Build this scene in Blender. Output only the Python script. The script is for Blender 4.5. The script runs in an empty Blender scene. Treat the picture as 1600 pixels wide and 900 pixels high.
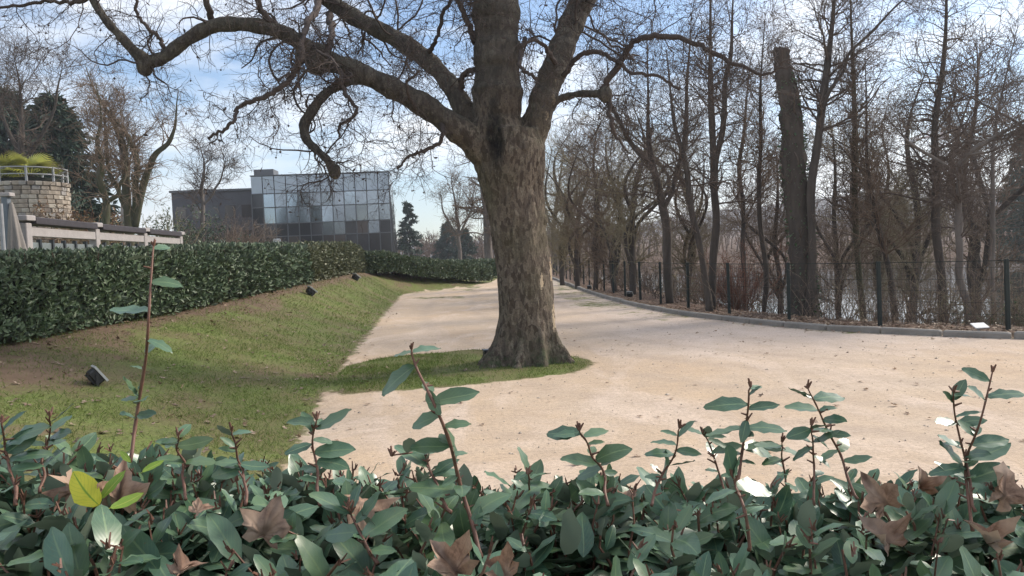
import bpy, math
import numpy as np
from mathutils import Matrix, Vector, noise as mnoise

# ------------------------------------------------------------------ camera, sky, sun, exposure
SC = bpy.context.scene
COL = SC.collection
rng = np.random.default_rng(7)
EYE = np.array([0.0, 0.0, 1.7])
FPX, PITCH, ROLL = 1200.0, math.radians(2.62), math.radians(2.3)
_f = np.array([0, math.cos(PITCH), -math.sin(PITCH)])
_u0 = np.array([0, math.sin(PITCH), math.cos(PITCH)])
_r0 = np.array([1.0, 0, 0])
CR = _r0 * math.cos(ROLL) - _u0 * math.sin(ROLL)
CU = _u0 * math.cos(ROLL) + _r0 * math.sin(ROLL)
cam = bpy.data.cameras.new('camera'); camo = bpy.data.objects.new('camera', cam); COL.objects.link(camo)
camo.matrix_world = Matrix(((CR[0], CU[0], -_f[0], EYE[0]), (CR[1], CU[1], -_f[1], EYE[1]), (CR[2], CU[2], -_f[2], EYE[2]), (0, 0, 0, 1)))
cam.sensor_width = 36; cam.lens = 36 * FPX / 1600; cam.clip_start = 0.05; cam.clip_end = 3000
SC.camera = camo

SUN_AZ, SUN_EL = math.radians(64), math.radians(35)      # azimuth clockwise from the view direction (+Y)
sl = bpy.data.lights.new('sun', 'SUN'); sl.energy = 3.1; sl.angle = math.radians(15); sl.color = (1, 0.90, 0.78)
so = bpy.data.objects.new('sun', sl); COL.objects.link(so)
SD = Vector((math.sin(SUN_AZ) * math.cos(SUN_EL), math.cos(SUN_AZ) * math.cos(SUN_EL), math.sin(SUN_EL)))
so.rotation_euler = SD.to_track_quat('Z', 'Y').to_euler(); so.location = (20, 10, 20)

W = bpy.data.worlds.new('World'); SC.world = W; W.use_nodes = True
nt = W.node_tree; nt.nodes.clear()
def wn(t, **k):
    n = nt.nodes.new(t)
    for a, b in k.items(): setattr(n, a, b)
    return n
sky = wn('ShaderNodeTexSky', sky_type='NISHITA', sun_disc=False, sun_elevation=SUN_EL, sun_rotation=SUN_AZ, air_density=1.0, dust_density=0.4, ozone_density=3.0)
tc = wn('ShaderNodeTexCoord'); mp = wn('ShaderNodeMapping'); mp.inputs['Scale'].default_value = (1, 1, 3.0); mp.inputs['Location'].default_value = (0.6, -1.1, 1.2); mp.inputs['Rotation'].default_value = (0, 0.25, 0.5)
nz = wn('ShaderNodeTexNoise'); nz.inputs['Scale'].default_value = 2.1; nz.inputs['Detail'].default_value = 7; nz.inputs['Roughness'].default_value = 0.58; nz.inputs['Distortion'].default_value = 0.35
rp = wn('ShaderNodeValToRGB'); rp.color_ramp.elements[0].position = 0.43; rp.color_ramp.elements[1].position = 0.64
mx = wn('ShaderNodeMix', data_type='RGBA'); mx.inputs['B'].default_value = (8.0, 7.9, 7.8, 1)
bg = wn('ShaderNodeBackground'); bg.inputs['Strength'].default_value = 0.115
out = wn('ShaderNodeOutputWorld')
L = nt.links.new
L(tc.outputs['Generated'], mp.inputs['Vector']); L(mp.outputs['Vector'], nz.inputs['Vector']); L(nz.outputs['Fac'], rp.inputs['Fac'])
L(rp.outputs['Color'], mx.inputs['Factor']); L(sky.outputs['Color'], mx.inputs['A']); L(mx.outputs['Result'], bg.inputs['Color']); L(bg.outputs['Background'], out.inputs['Surface'])
vs = SC.view_settings; vs.view_transform = 'Standard'; vs.look = 'None'; vs.exposure = 0.72; vs.gamma = 1; vs.use_curve_mapping = False
SC.cycles.max_bounces = 6; SC.cycles.transparent_max_bounces = 4; SC.cycles.volume_bounces = 0

# ------------------------------------------------------------------ helpers
def P(u, v, D):
    """point at depth D (metres along +Y) on the photo ray (u, v)"""
    d = _f + CR * (u - 800) / FPX + CU * (450 - v) / FPX
    return EYE + d * (D / d[1])
def G(u, v, z=0.0):
    d = _f + CR * (u - 800) / FPX + CU * (450 - v) / FPX
    return EYE + d * ((z - EYE[2]) / d[2])
def nrm(a): return a / np.maximum(np.linalg.norm(a, axis=-1, keepdims=True), 1e-9)
def smooth01(t): t = np.clip(t, 0, 1); return t * t * (3 - 2 * t)
def vnoise(x, y, s, seed=0):
    """cheap 2-D value noise, numpy"""
    x = np.asarray(x) * s + seed * 17.3; y = np.asarray(y) * s - seed * 9.1
    xi = np.floor(x).astype(np.int64); yi = np.floor(y).astype(np.int64); fx = x - xi; fy = y - yi
    def h(i, j):
        n = (i * 374761393 + j * 668265263 + seed * 1442695) & 0x7fffffff
        n = ((n ^ (n >> 13)) * 1274126177) & 0x7fffffff
        return ((n ^ (n >> 16)) & 0xffff) / 65535.0
    fx = fx * fx * (3 - 2 * fx); fy = fy * fy * (3 - 2 * fy)
    return (h(xi, yi) * (1 - fx) + h(xi + 1, yi) * fx) * (1 - fy) + (h(xi, yi + 1) * (1 - fx) + h(xi + 1, yi + 1) * fx) * fy
def fbm(x, y, s, seed=0, o=4):
    r = 0; a = 0.5; t = 0
    for k in range(o):
        r = r + a * vnoise(x, y, s * 2 ** k, seed + k); t += a; a *= 0.55
    return r / t

class MB:
    """collects geometry as numpy arrays; build() links ONE mesh object"""
    def __init__(s): s.v = []; s.f = {3: [], 4: []}; s.n = 0; s.uv = {3: [], 4: []}; s.at = {}
    def add(s, v, f, uv=None, **attrs):
        v = np.asarray(v, float).reshape(-1, 3); f = np.asarray(f, int)
        s.v.append(v); k = f.shape[1]; s.f[k].append(f + s.n)
        s.uv[k].append(np.zeros((len(f), k, 2)) if uv is None else np.asarray(uv, float).reshape(len(f), k, 2))
        for a, val in attrs.items():
            s.at.setdefault(a, []).append((s.n, np.broadcast_to(np.asarray(val, float), (len(v),)).copy()))
        s.n += len(v); return s
    def tris(s): return sum(len(x) for x in s.f[3]) + 2 * sum(len(x) for x in s.f[4])
    def mesh(s, name, mat, smooth=False):
        me = bpy.data.meshes.new(name)
        V = np.concatenate(s.v) if s.v else np.zeros((0, 3))
        f3 = np.concatenate(s.f[3]) if s.f[3] else np.zeros((0, 3), int); f4 = np.concatenate(s.f[4]) if s.f[4] else np.zeros((0, 4), int)
        loops = np.concatenate([f3.ravel(), f4.ravel()]); st = np.concatenate([np.arange(len(f3)) * 3, len(f3) * 3 + np.arange(len(f4)) * 4])
        me.vertices.add(len(V)); me.vertices.foreach_set('co', V.ravel())
        me.loops.add(len(loops)); me.loops.foreach_set('vertex_index', loops.astype(np.int32))
        me.polygons.add(len(st)); me.polygons.foreach_set('loop_start', st.astype(np.int32))
        me.polygons.foreach_set('use_smooth', np.full(len(st), bool(smooth)))
        uvs = [np.concatenate(x).reshape(-1, 2) for x in (s.uv[3], s.uv[4]) if x]
        if uvs:
            ul = me.uv_layers.new(name='UVMap'); ul.data.foreach_set('uv', np.concatenate(uvs).ravel())
        for a, lst in s.at.items():
            full = np.zeros(len(V))
            for n0, val in lst: full[n0:n0 + len(val)] = val
            at = me.attributes.new(a, 'FLOAT', 'POINT'); at.data.foreach_set('value', full)
        me.update(calc_edges=True)
        if mat: me.materials.append(mat)
        return me
    def build(s, name, mat, parent=None, smooth=False, loc=None):
        return link(name, s.mesh(name, mat, smooth), parent, loc)
def link(name, me, parent=None, loc=None):
    o = bpy.data.objects.new(name, me); COL.objects.link(o)
    if parent is not None: o.parent = parent
    if loc is not None: o.location = loc
    return o
def tag(o, label=None, cat=None, group=None, kind=None):
    for k, v in (('label', label), ('category', cat), ('group', group), ('kind', kind)):
        if v: o[k] = v
    return o
def empty(name, loc=(0, 0, 0), rz=0):
    o = bpy.data.objects.new(name, None); COL.objects.link(o); o.location = loc; o.rotation_euler = (0, 0, rz); o.empty_display_size = 0.2
    return o
BOXF = np.array([[0, 1, 3, 2], [4, 6, 7, 5], [0, 4, 5, 1], [2, 3, 7, 6], [0, 2, 6, 4], [1, 5, 7, 3]])
def box(mb, c, s, rot=None, taper=1.0):
    v = np.array([[x, y, z] for x in (-.5, .5) for y in (-.5, .5) for z in (-.5, .5)], float)
    v[v[:, 2] > 0, :2] *= taper
    v = v * np.asarray(s, float)
    if rot is not None: v = v @ np.asarray(rot).T
    return mb.add(v + np.asarray(c, float), BOXF)
def rotz(a): c, s = math.cos(a), math.sin(a); return np.array([[c, -s, 0], [s, c, 0], [0, 0, 1.0]])
def rotx(a): c, s = math.cos(a), math.sin(a); return np.array([[1.0, 0, 0], [0, c, -s], [0, s, c]])
def roty(a): c, s = math.cos(a), math.sin(a); return np.array([[c, 0, s], [0, 1.0, 0], [-s, 0, c]])
def bevel_box(mb, c, s, b, rot=None):
    """box with chamfered vertical and horizontal edges"""
    hx, hy, hz = np.asarray(s) / 2.0
    ring = [(hx - b, hy), (hx, hy - b), (hx, -hy + b), (hx - b, -hy), (-hx + b, -hy), (-hx, -hy + b), (-hx, hy - b), (-hx + b, hy)]
    V = []
    for z, k in ((-hz, b), (-hz + b, 0), (hz - b, 0), (hz, b)):
        for x, y in ring: V.append((x - math.copysign(k, x), y - math.copysign(k, y), z))
    V = np.array(V)
    F = [[i * 8 + j, i * 8 + (j + 1) % 8, (i + 1) * 8 + (j + 1) % 8, (i + 1) * 8 + j] for i in range(3) for j in range(8)]
    F = [f[::-1] for f in F]
    F += [[24, 31, 30, 29], [24, 29, 28, 25], [28, 27, 26, 25]]
    F += [[0, 5, 6, 7], [0, 1, 4, 5], [1, 2, 3, 4]]
    if rot is not None: V = V @ np.asarray(rot).T
    return mb.add(V + np.asarray(c, float), F)

def tubes(mb, pts, rad, sides=4, cap=False, **attrs):
    """pts [N,K,3], rad [N,K] -> N tubes"""
    pts = np.asarray(pts, float); rad = np.asarray(rad, float)
    if pts.ndim == 2: pts = pts[None]; rad = rad[None]
    N, K, _ = pts.shape
    t = np.empty_like(pts); t[:, 1:-1] = pts[:, 2:] - pts[:, :-2]; t[:, 0] = pts[:, 1] - pts[:, 0]; t[:, -1] = pts[:, -1] - pts[:, -2]
    t = nrm(t)
    ref = np.where(np.abs(t[:, :1, 2:3]) > 0.9, np.array([1.0, 0, 0]), np.array([0, 0, 1.0]))[:, 0]
    n = nrm(np.cross(t[:, 0], ref)); ns = [n]
    for k in range(1, K):
        n = nrm(n - t[:, k] * np.sum(n * t[:, k], -1, keepdims=True)); ns.append(n)
    n = np.stack(ns, 1); b = np.cross(t, n)
    a = np.arange(sides) * 2 * math.pi / sides
    V = pts[:, :, None] + rad[:, :, None, None] * (np.cos(a)[None, None, :, None] * n[:, :, None] + np.sin(a)[None, None, :, None] * b[:, :, None])
    base = (np.arange(N) * K * sides)[:, None, None]
    i = (np.arange(K - 1) * sides)[None, :, None]; j = np.arange(sides)[None, None]; j2 = (j + 1) % sides
    F = np.stack([base + i + j, base + i + sides + j, base + i + sides + j2, base + i + j2], -1).reshape(-1, 4)[:, ::-1]
    V = V.reshape(-1, 3)
    if cap:
        c0 = len(V); V = np.concatenate([V, pts[:, 0], pts[:, -1]])
        bb = (np.arange(N) * K * sides)[:, None]; jj = np.arange(sides)[None]; jn = (jj + 1) % sides
        c = np.stack([bb + jj, bb + jn, np.broadcast_to((c0 + np.arange(N))[:, None], (N, sides))], -1).reshape(-1, 3)
        e = (K - 1) * sides
        d = np.stack([bb + e + jn, bb + e + jj, np.broadcast_to((c0 + N + np.arange(N))[:, None], (N, sides))], -1).reshape(-1, 3)
        n0 = mb.n; mb.add(V, F, **attrs); mb.f[3].append(np.concatenate([c, d])[:, ::-1] + n0); mb.uv[3].append(np.zeros((len(c) * 2, 3, 2)))
    else: mb.add(V, F, **attrs)
    return mb
def catmull(p, n):
    """resample polyline (any dimension) into n smooth points"""
    p = np.asarray(p, float); q = np.concatenate([[2 * p[0] - p[1]], p, [2 * p[-1] - p[-2]]])
    s = np.linspace(0, len(p) - 1 - 1e-6, n); i = s.astype(int); t = (s - i)[:, None]
    a, b, c, d = q[i], q[i + 1], q[i + 2], q[i + 3]
    return 0.5 * ((2 * b) + (-a + c) * t + (2 * a - 5 * b + 4 * c - d) * t * t + (-a + 3 * b - 3 * c + d) * t ** 3)
def grow(pp, pr, M, tr, length, ang, K, wander, trop, rr, rend, R, rmin=0.0015, tropend=None, inherit=0.0):
    """M children on parents pp [N,K,3]; returns pts [M,K,3], rad [M,K]"""
    N, Kp, _ = pp.shape
    seg = np.linalg.norm(np.diff(pp, axis=1), axis=2).sum(1); w = seg / seg.sum()
    idx = R.choice(N, M, p=w); t = R.uniform(tr[0], tr[1], M) * (Kp - 1); i = np.minimum(t.astype(int), Kp - 2); f = (t - i)[:, None]
    o = pp[idx, i] * (1 - f) + pp[idx, i + 1] * f
    tan = nrm(pp[idx, i + 1] - pp[idx, i]); r = (pr[idx, i] * (1 - f[:, 0]) + pr[idx, i + 1] * f[:, 0])
    perp = nrm(np.cross(tan, R.normal(size=(M, 3)))); a = R.uniform(ang[0], ang[1], M)[:, None]
    d = nrm(np.cos(a) * tan + np.sin(a) * perp)
    ln = length * R.uniform(0.5, 1.25, M) * (1 - 0.45 * t / (Kp - 1))
    r0 = np.maximum(np.minimum(r * rr, 1e9), rmin)
    pts = [o]; st = (ln / (K - 1))[:, None]; trop = np.asarray(trop, float); te = trop if tropend is None else np.asarray(tropend, float)
    for k in range(1, K):
        q = (k - 1) / max(K - 2, 1)
        d = nrm(d + wander * R.normal(size=(M, 3)) + trop * (1 - q) + te * q)
        pts.append(pts[-1] + d * st)
    rad = r0[:, None] * np.linspace(1, rend, K)[None]
    return np.stack(pts, 1), np.maximum(rad, rmin * 0.6)

# ------------------------------------------------------------------ materials
class NM:
    def __init__(s, name):
        s.m = bpy.data.materials.new(name); s.m.use_nodes = True; s.t = s.m.node_tree; s.t.nodes.clear()
        s.o = s.t.nodes.new('ShaderNodeOutputMaterial'); s.b = s.t.nodes.new('ShaderNodeBsdfPrincipled'); s.t.links.new(s.b.outputs[0], s.o.inputs[0])
    def n(s, t, **k):
        x = s.t.nodes.new(t)
        for a, b in k.items():
            if hasattr(x, a): setattr(x, a, b)
            else: s.put(x.inputs[a.replace('_', ' ')], b)
        return x
    def put(s, i, v):
        if isinstance(v, bpy.types.NodeSocket): s.t.links.new(v, i)
        else: i.default_value = (*v, 1) if hasattr(v, '__len__') and len(v) == 3 and i.type == 'RGBA' else v
    def pos(s): return s.n('ShaderNodeNewGeometry').outputs['Position']
    def obj(s): return s.n('ShaderNodeTexCoord').outputs['Object']
    def mapv(s, v, sc): m = s.n('ShaderNodeMapping'); s.put(m.inputs['Vector'], v); m.inputs['Scale'].default_value = sc; return m.outputs[0]
    def noise(s, v, sc, det=4, ro=0.55, dist=0): 
        x = s.n('ShaderNodeTexNoise'); s.put(x.inputs['Vector'], v); x.inputs['Scale'].default_value = sc; x.inputs['Detail'].default_value = det; x.inputs['Roughness'].default_value = ro; x.inputs['Distortion'].default_value = dist; return x.outputs['Fac']
    def vor(s, v, sc, feat='F1', out='Distance', rnd=1.0):
        x = s.n('ShaderNodeTexVoronoi'); x.feature = feat; s.put(x.inputs['Vector'], v); x.inputs['Scale'].default_value = sc; x.inputs['Randomness'].default_value = rnd; return x.outputs[out]
    def ramp(s, f, *st):
        x = s.n('ShaderNodeValToRGB'); s.put(x.inputs['Fac'], f); e = x.color_ramp.elements
        while len(e) < len(st): e.new(0.5)
        for q, (p, c) in zip(e, st): q.position = p; q.color = (c, c, c, 1) if not hasattr(c, '__len__') else (*c, 1)
        return x.outputs['Color']
    def mix(s, f, a, b, mode='MIX'):
        x = s.n('ShaderNodeMix'); x.data_type = 'RGBA'; x.blend_type = mode; s.put(x.inputs['Factor'], f); s.put(x.inputs['A'], a); s.put(x.inputs['B'], b); return x.outputs['Result']
    def math(s, op, a, b=0.0, clamp=False):
        x = s.n('ShaderNodeMath'); x.operation = op; x.use_clamp = clamp; s.put(x.inputs[0], a); s.put(x.inputs[1], b); return x.outputs[0]
    def attr(s, name): x = s.n('ShaderNodeAttribute'); x.attribute_name = name; return x.outputs['Fac']
    def bump(s, h, st=0.5, dist=0.02, nrmin=None):
        x = s.n('ShaderNodeBump'); x.inputs['Strength'].default_value = st; x.inputs['Distance'].default_value = dist; s.put(x.inputs['Height'], h)
        if nrmin is not None: s.put(x.inputs['Normal'], nrmin)
        return x.outputs[0]
    def done(s, col, rough=0.8, bump=None, **k):
        s.put(s.b.inputs['Base Color'], col); s.put(s.b.inputs['Roughness'], rough)
        if bump is not None: s.put(s.b.inputs['Normal'], bump)
        for a, v in k.items(): s.put(s.b.inputs[a.replace('_', ' ')], v)
        return s.m
MAT = {}
def mats():
    # ground: gravel / grass / soil / litter by vertex masks
    m = NM('ground'); p = m.pos()
    n1 = m.noise(p, 0.35, 5); n2 = m.noise(p, 2.2, 6, 0.65); n3 = m.noise(p, 26, 5, 0.7); n4 = m.noise(m.mapv(p, (1.0, 0.35, 1)), 1.1, 6, 0.62, 1.2)
    sand = m.mix(m.ramp(n1, (0.35, 0), (0.65, 1)), (0.545, 0.405, 0.270), (0.55, 0.445, 0.340))
    sand = m.mix(m.ramp(n2, (0.35, 0), (0.75, 0.6)), sand, (0.42, 0.335, 0.265))
    sand = m.mix(m.ramp(n4, (0.47, 0), (0.66, 0.8)), sand, (0.65, 0.53, 0.43))
    sand = m.mix(m.attr('road'), sand, (0.52, 0.455, 0.425))
    sand = m.mix(m.ramp(n3, (0.30, 0.55), (0.55, 0)), sand, (0.25, 0.20, 0.16))
    ruts = m.noise(m.mapv(p, (0.45, 2.6, 1)), 1.0, 6, 0.7, 3.0)
    sand = m.mix(m.ramp(ruts, (0.52, 0), (0.70, 0.40)), sand, (0.37, 0.285, 0.21))
    fine = m.noise(m.mapv(p, (1.0, 1.5, 1)), 4.0, 7, 0.75, 1.5); sand = m.mix(m.ramp(fine, (0.50, 0), (0.70, 0.6)), sand, (0.34, 0.265, 0.20))
    sand = m.mix(m.math('MULTIPLY', m.attr('track'), 0.6), sand, (0.33, 0.265, 0.215))
    speck = m.vor(p, 14); sand = m.mix(m.ramp(speck, (0.03, 0.7), (0.09, 0)), sand, (0.16, 0.12, 0.09))
    g1 = m.noise(p, 1.3, 5, 0.6); g2 = m.noise(p, 30, 4, 0.7)
    grass = m.mix(m.ramp(g1, (0.38, 0), (0.62, 1)), (0.170, 0.150, 0.070), (0.150, 0.195, 0.052))
    grass = m.mix(m.ramp(g2, (0.3, 0.8), (0.6, 0)), grass, (0.06, 0.05, 0.026))
    soil = m.mix(m.ramp(n2, (0.3, 0), (0.7, 1)), (0.11, 0.075, 0.05), (0.19, 0.135, 0.09))
    edge = m.math('ADD', m.attr('grass'), m.math('MULTIPLY', m.math('SUBTRACT', m.noise(p, 3.0, 7, 0.75), 0.5), 1.6))
    c = m.mix(m.ramp(edge, (0.42, 0), (0.60, 1)), sand, grass)
    e2 = m.math('ADD', m.attr('soil'), m.math('MULTIPLY', m.math('SUBTRACT', m.noise(p, 2.3, 6, 0.7), 0.5), 1.0))
    c = m.mix(m.ramp(e2, (0.42, 0), (0.66, 1)), c, soil)
    lit = m.mix(m.ramp(m.vor(p, 9, 'F1', 'Color'), (0.2, 0), (0.8, 1)), (0.075, 0.048, 0.036), (0.16, 0.105, 0.078))
    e3 = m.math('ADD', m.attr('litter'), m.math('MULTIPLY', m.math('SUBTRACT', m.noise(p, 5, 5, 0.7), 0.5), 0.9))
    c = m.mix(m.ramp(e3, (0.45, 0), (0.6, 0.9)), c, lit)
    h = m.math('ADD', m.math('MULTIPLY', n3, 0.5), m.math('MULTIPLY', n4, 1.2))
    MAT['ground'] = m.done(c, 0.95, m.bump(h, 0.55, 0.03), Specular_IOR_Level=0.2)
    # plane-tree bark
    m = NM('plane_bark'); p = m.pos(); ps = m.mapv(p, (1.4, 1.4, 0.55))
    v1 = m.vor(ps, 9, 'F1', 'Color'); v2 = m.vor(m.mapv(p, (1, 1, 0.45)), 22, 'F1', 'Color'); n = m.noise(ps, 10, 6, 0.68); nb = m.noise(p, 1.2, 4)
    c = m.mix(m.ramp(v1, (0.25, 0), (0.75, 1)), (0.135, 0.108, 0.085), (0.215, 0.176, 0.137))
    c = m.mix(m.ramp(v2, (0.58, 0), (0.68, 0.85)), c, (0.070, 0.052, 0.041))
    c = m.mix(m.ramp(n, (0.55, 0), (0.63, 0.8)), c, (0.30, 0.26, 0.20))
    c = m.mix(m.ramp(nb, (0.48, 0), (0.68, 0.6)), c, (0.125, 0.115, 0.07))
    c = m.mix(m.ramp(m.noise(p, 38, 4, 0.7), (0.36, 0.55), (0.52, 0)), c, (0.05, 0.038, 0.03))
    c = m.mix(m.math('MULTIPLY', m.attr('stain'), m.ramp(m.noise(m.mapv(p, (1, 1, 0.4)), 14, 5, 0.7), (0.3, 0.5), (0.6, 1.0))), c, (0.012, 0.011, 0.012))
    c = m.mix(m.ramp(m.math('MULTIPLY', m.attr('pale'), m.noise(p, 14, 4)), (0.33, 0), (0.38, 1)), c, (0.50, 0.40, 0.28))
    c = m.mix(m.math('MULTIPLY', m.attr('moss'), m.ramp(m.noise(p, 9, 5, 0.7), (0.45, 0), (0.6, 0.8))), c, (0.045, 0.10, 0.035))
    h = m.math('ADD', m.ramp(m.noise(ps, 12, 6, 0.7), (0.2, 0), (0.8, 1)), m.math('MULTIPLY', v2, 0.5))
    MAT['plane_bark'] = m.done(m.mix(m.math('MULTIPLY', m.attr('limb'), 0.6), c, m.mix(m.ramp(n, (0.4, 0), (0.65, 1)), (0.062, 0.060, 0.056), (0.125, 0.12, 0.105))), 0.9, m.bump(h, 1.0, 0.045), Specular_IOR_Level=0.25)
    def bark(name, a, b, sc=6, zs=0.25):
        m = NM(name); p = m.pos(); n = m.noise(m.mapv(p, (1, 1, zs)), sc, 5, 0.65)
        c = m.mix(m.ramp(n, (0.3, 0), (0.7, 1)), a, b)
        MAT[name] = m.done(c, 0.92, m.bump(n, 0.7, 0.03), Specular_IOR_Level=0.2)
    bark('bark_dark', (0.052, 0.044, 0.040), (0.10, 0.085, 0.072)); bark('bark_grey', (0.11, 0.095, 0.085), (0.19, 0.165, 0.145)); bark('bark_ivy', (0.05, 0.06, 0.03), (0.11, 0.095, 0.07))
    bark('twig_brown', (0.135, 0.098, 0.072), (0.215, 0.16, 0.12), 3, 1); bark('twig_grey', (0.095, 0.073, 0.060), (0.15, 0.118, 0.098), 3, 1); bark('twig_red', (0.16, 0.075, 0.05), (0.24, 0.12, 0.08), 3, 1)
    bark('twig_plane', (0.060, 0.048, 0.045), (0.10, 0.08, 0.07), 3, 1); bark('cut_wood', (0.30, 0.19, 0.11), (0.42, 0.29, 0.18), 12, 1); bark('twig_olive', (0.19, 0.16, 0.10), (0.28, 0.24, 0.16), 3, 1)
    # hedge leaf (UV: u across, v along), silvery underside
    def leafmat(name, a, b, rib, under, rough=0.36, spec=0.55, trans=0.0, ev=0.0):
        m = NM(name); p = m.pos(); uv = m.n('ShaderNodeTexCoord').outputs['UV']; s = m.n('ShaderNodeSeparateXYZ'); m.put(s.inputs[0], uv)
        rnd = m.math('ADD', m.attr('rnd'), m.n('ShaderNodeObjectInfo').outputs['Random']); rnd = m.math('FRACT', rnd)
        c = m.mix(rnd, a, b)
        c = m.mix(m.ramp(m.noise(p, 40, 3), (0.35, 0), (0.7, 0.5)), c, tuple(0.6 * x + 0.4 * y for x, y in zip(b, rib)))
        d = m.math('ABSOLUTE', m.math('SUBTRACT', s.outputs[0], 0.5))
        c = m.mix(m.ramp(d, (0.018, 0.95), (0.05, 0.0)), c, rib)
        vein = m.math('SINE', m.math('MULTIPLY', m.math('SUBTRACT', s.outputs[1], m.math('MULTIPLY', d, 0.7)), 52.0))
        c = m.mix(m.ramp(vein, (0.80, 0), (1.0, 0.28)), c, rib)
        if ev == 2:
            c = m.mix(m.ramp(m.noise(p, 55, 5, .7), (0.42, 0), (0.66, 0.8)), c, (0.115, 0.062, 0.042)); c = m.mix(m.ramp(m.noise(p, 18, 3), (0.45, 0), (0.65, 0.6)), c, (0.44, 0.33, 0.25))
        if ev == 1:
            c = m.mix(m.ramp(m.noise(p, 220, 2), (0.66, 0), (0.74, 0.55)), c, (0.16, 0.10, 0.05)); c = m.mix(m.ramp(m.noise(p, 7, 2), (0.42, 0), (0.68, 0.55)), c, (0.10, 0.15, 0.045))
        bf = m.n('ShaderNodeNewGeometry').outputs['Backfacing']
        c = m.mix(bf, c, under)
        MAT[name] = m.done(c, m.math('ADD', m.math('MULTIPLY', bf, 0.3), rough), m.bump(vein, 0.015, 0.002), Specular_IOR_Level=spec)
        if trans > 0:
            t = m.n('ShaderNodeBsdfTranslucent'); m.put(t.inputs[0], c); x = m.n('ShaderNodeMixShader'); x.inputs[0].default_value = trans
            m.t.links.new(m.b.outputs[0], x.inputs[1]); m.t.links.new(t.outputs[0], x.inputs[2]); m.t.links.new(x.outputs[0], m.o.inputs[0])
    leafmat('leaf_green', (0.030, 0.088, 0.057), (0.108, 0.195, 0.128), (0.17, 0.26, 0.14), (0.17, 0.215, 0.155), rough=0.33, spec=0.55, trans=0.10, ev=1)
    leafmat('leaf_yellow', (0.78, 0.70, 0.05), (0.70, 0.66, 0.06), (0.20, 0.36, 0.03), (0.45, 0.48, 0.12), rough=0.45, trans=0.3)
    leafmat('leaf_lime', (0.16, 0.29, 0.03), (0.20, 0.33, 0.04), (0.40, 0.46, 0.09), (0.3, 0.38, 0.12), rough=0.45, trans=0.3)
    leafmat('leaf_hedge', (0.042, 0.078, 0.034), (0.092, 0.135, 0.060), (0.12, 0.17, 0.09), (0.11, 0.14, 0.095), rough=0.5)
    leafmat('leaf_hedge_far', (0.050, 0.068, 0.026), (0.105, 0.110, 0.045), (0.13, 0.14, 0.07), (0.15, 0.16, 0.09), rough=0.5)
    leafmat('leaf_box', (0.028, 0.060, 0.024), (0.060, 0.095, 0.036), (0.10, 0.13, 0.06), (0.12, 0.15, 0.08), rough=0.5)
    leafmat('palm_leaf', (0.28, 0.33, 0.035), (0.42, 0.41, 0.05), (0.4, 0.4, 0.1), (0.34, 0.34, 0.08), trans=0.25)
    leafmat('ivy_leaf', (0.020, 0.06, 0.02), (0.045, 0.10, 0.03), (0.1, 0.15, 0.06), (0.07, 0.10, 0.05))
    leafmat('conifer_leaf', (0.018, 0.042, 0.028), (0.040, 0.075, 0.045), (0.06, 0.09, 0.05), (0.05, 0.08, 0.05), rough=0.6)
    leafmat('rust_leaf', (0.16, 0.085, 0.035), (0.20, 0.14, 0.05), (0.2, 0.15, 0.08), (0.18, 0.11, 0.06), rough=0.6)
    leafmat('grass_blade', (0.075, 0.130, 0.022), (0.260, 0.310, 0.075), (0.12, 0.17, 0.04), (0.12, 0.17, 0.04), rough=0.6, spec=0.3, trans=0.2)
    leafmat('litter_leaf', (0.14, 0.092, 0.065), (0.40, 0.31, 0.23), (0.12, 0.08, 0.05), (0.40, 0.30, 0.22), rough=0.7, spec=0.2)
    leafmat('dead_leaf', (0.22, 0.125, 0.082), (0.37, 0.245, 0.170), (0.11, 0.065, 0.045), (0.42, 0.30, 0.225), rough=0.6, spec=0.3, trans=0.12, ev=2)
    def plain(name, col, rough=0.6, var=0.25, sc=8, bump=0.15, **k):
        m = NM(name); p = m.obj(); n = m.noise(p, sc, 5, 0.65)
        c = m.mix(m.ramp(n, (0.3, 0), (0.7, 1)), tuple(x * (1 - var) for x in col), tuple(min(x * (1 + var), 1) for x in col))
        MAT[name] = m.done(c, rough, m.bump(n, bump, 0.01), **k)
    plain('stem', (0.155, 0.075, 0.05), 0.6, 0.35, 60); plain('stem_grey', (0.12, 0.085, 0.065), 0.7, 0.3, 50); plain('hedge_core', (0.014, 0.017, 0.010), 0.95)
    plain('stone', (0.34, 0.29, 0.235), 0.9, 0.25, 3, 0.6); plain('stone_pale', (0.42, 0.38, 0.32), 0.9, 0.2, 3, 0.6); plain('stone_dark', (0.22, 0.185, 0.15), 0.9, 0.25, 3, 0.6); plain('stone_grey', (0.30, 0.28, 0.26), 0.9, 0.25, 3, 0.6); plain('mortar', (0.22, 0.195, 0.165), 0.95); plain('kerb', (0.23, 0.215, 0.195), 0.9, 0.2, 5, 0.4)
    plain('timber_grey', (0.34, 0.315, 0.305), 0.75, 0.12); plain('roof_dark', (0.035, 0.028, 0.032), 0.6); plain('metal_grey', (0.30, 0.31, 0.32), 0.5, 0.1); plain('dark_metal', (0.022, 0.026, 0.030), 0.45, 0.2)
    plain('canvas', (0.235, 0.215, 0.195), 0.9, 0.15, 5); plain('post_blue', (0.125, 0.15, 0.175), 0.5, 0.1); plain('fence_green', (0.007, 0.015, 0.013), 0.65, 0.15)
    plain('fixture_black', (0.018, 0.019, 0.021), 0.45, 0.15); plain('fixture_rim', (0.42, 0.43, 0.42), 0.55, 0.1); plain('white_plastic', (0.62, 0.63, 0.63), 0.5, 0.05)
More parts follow.
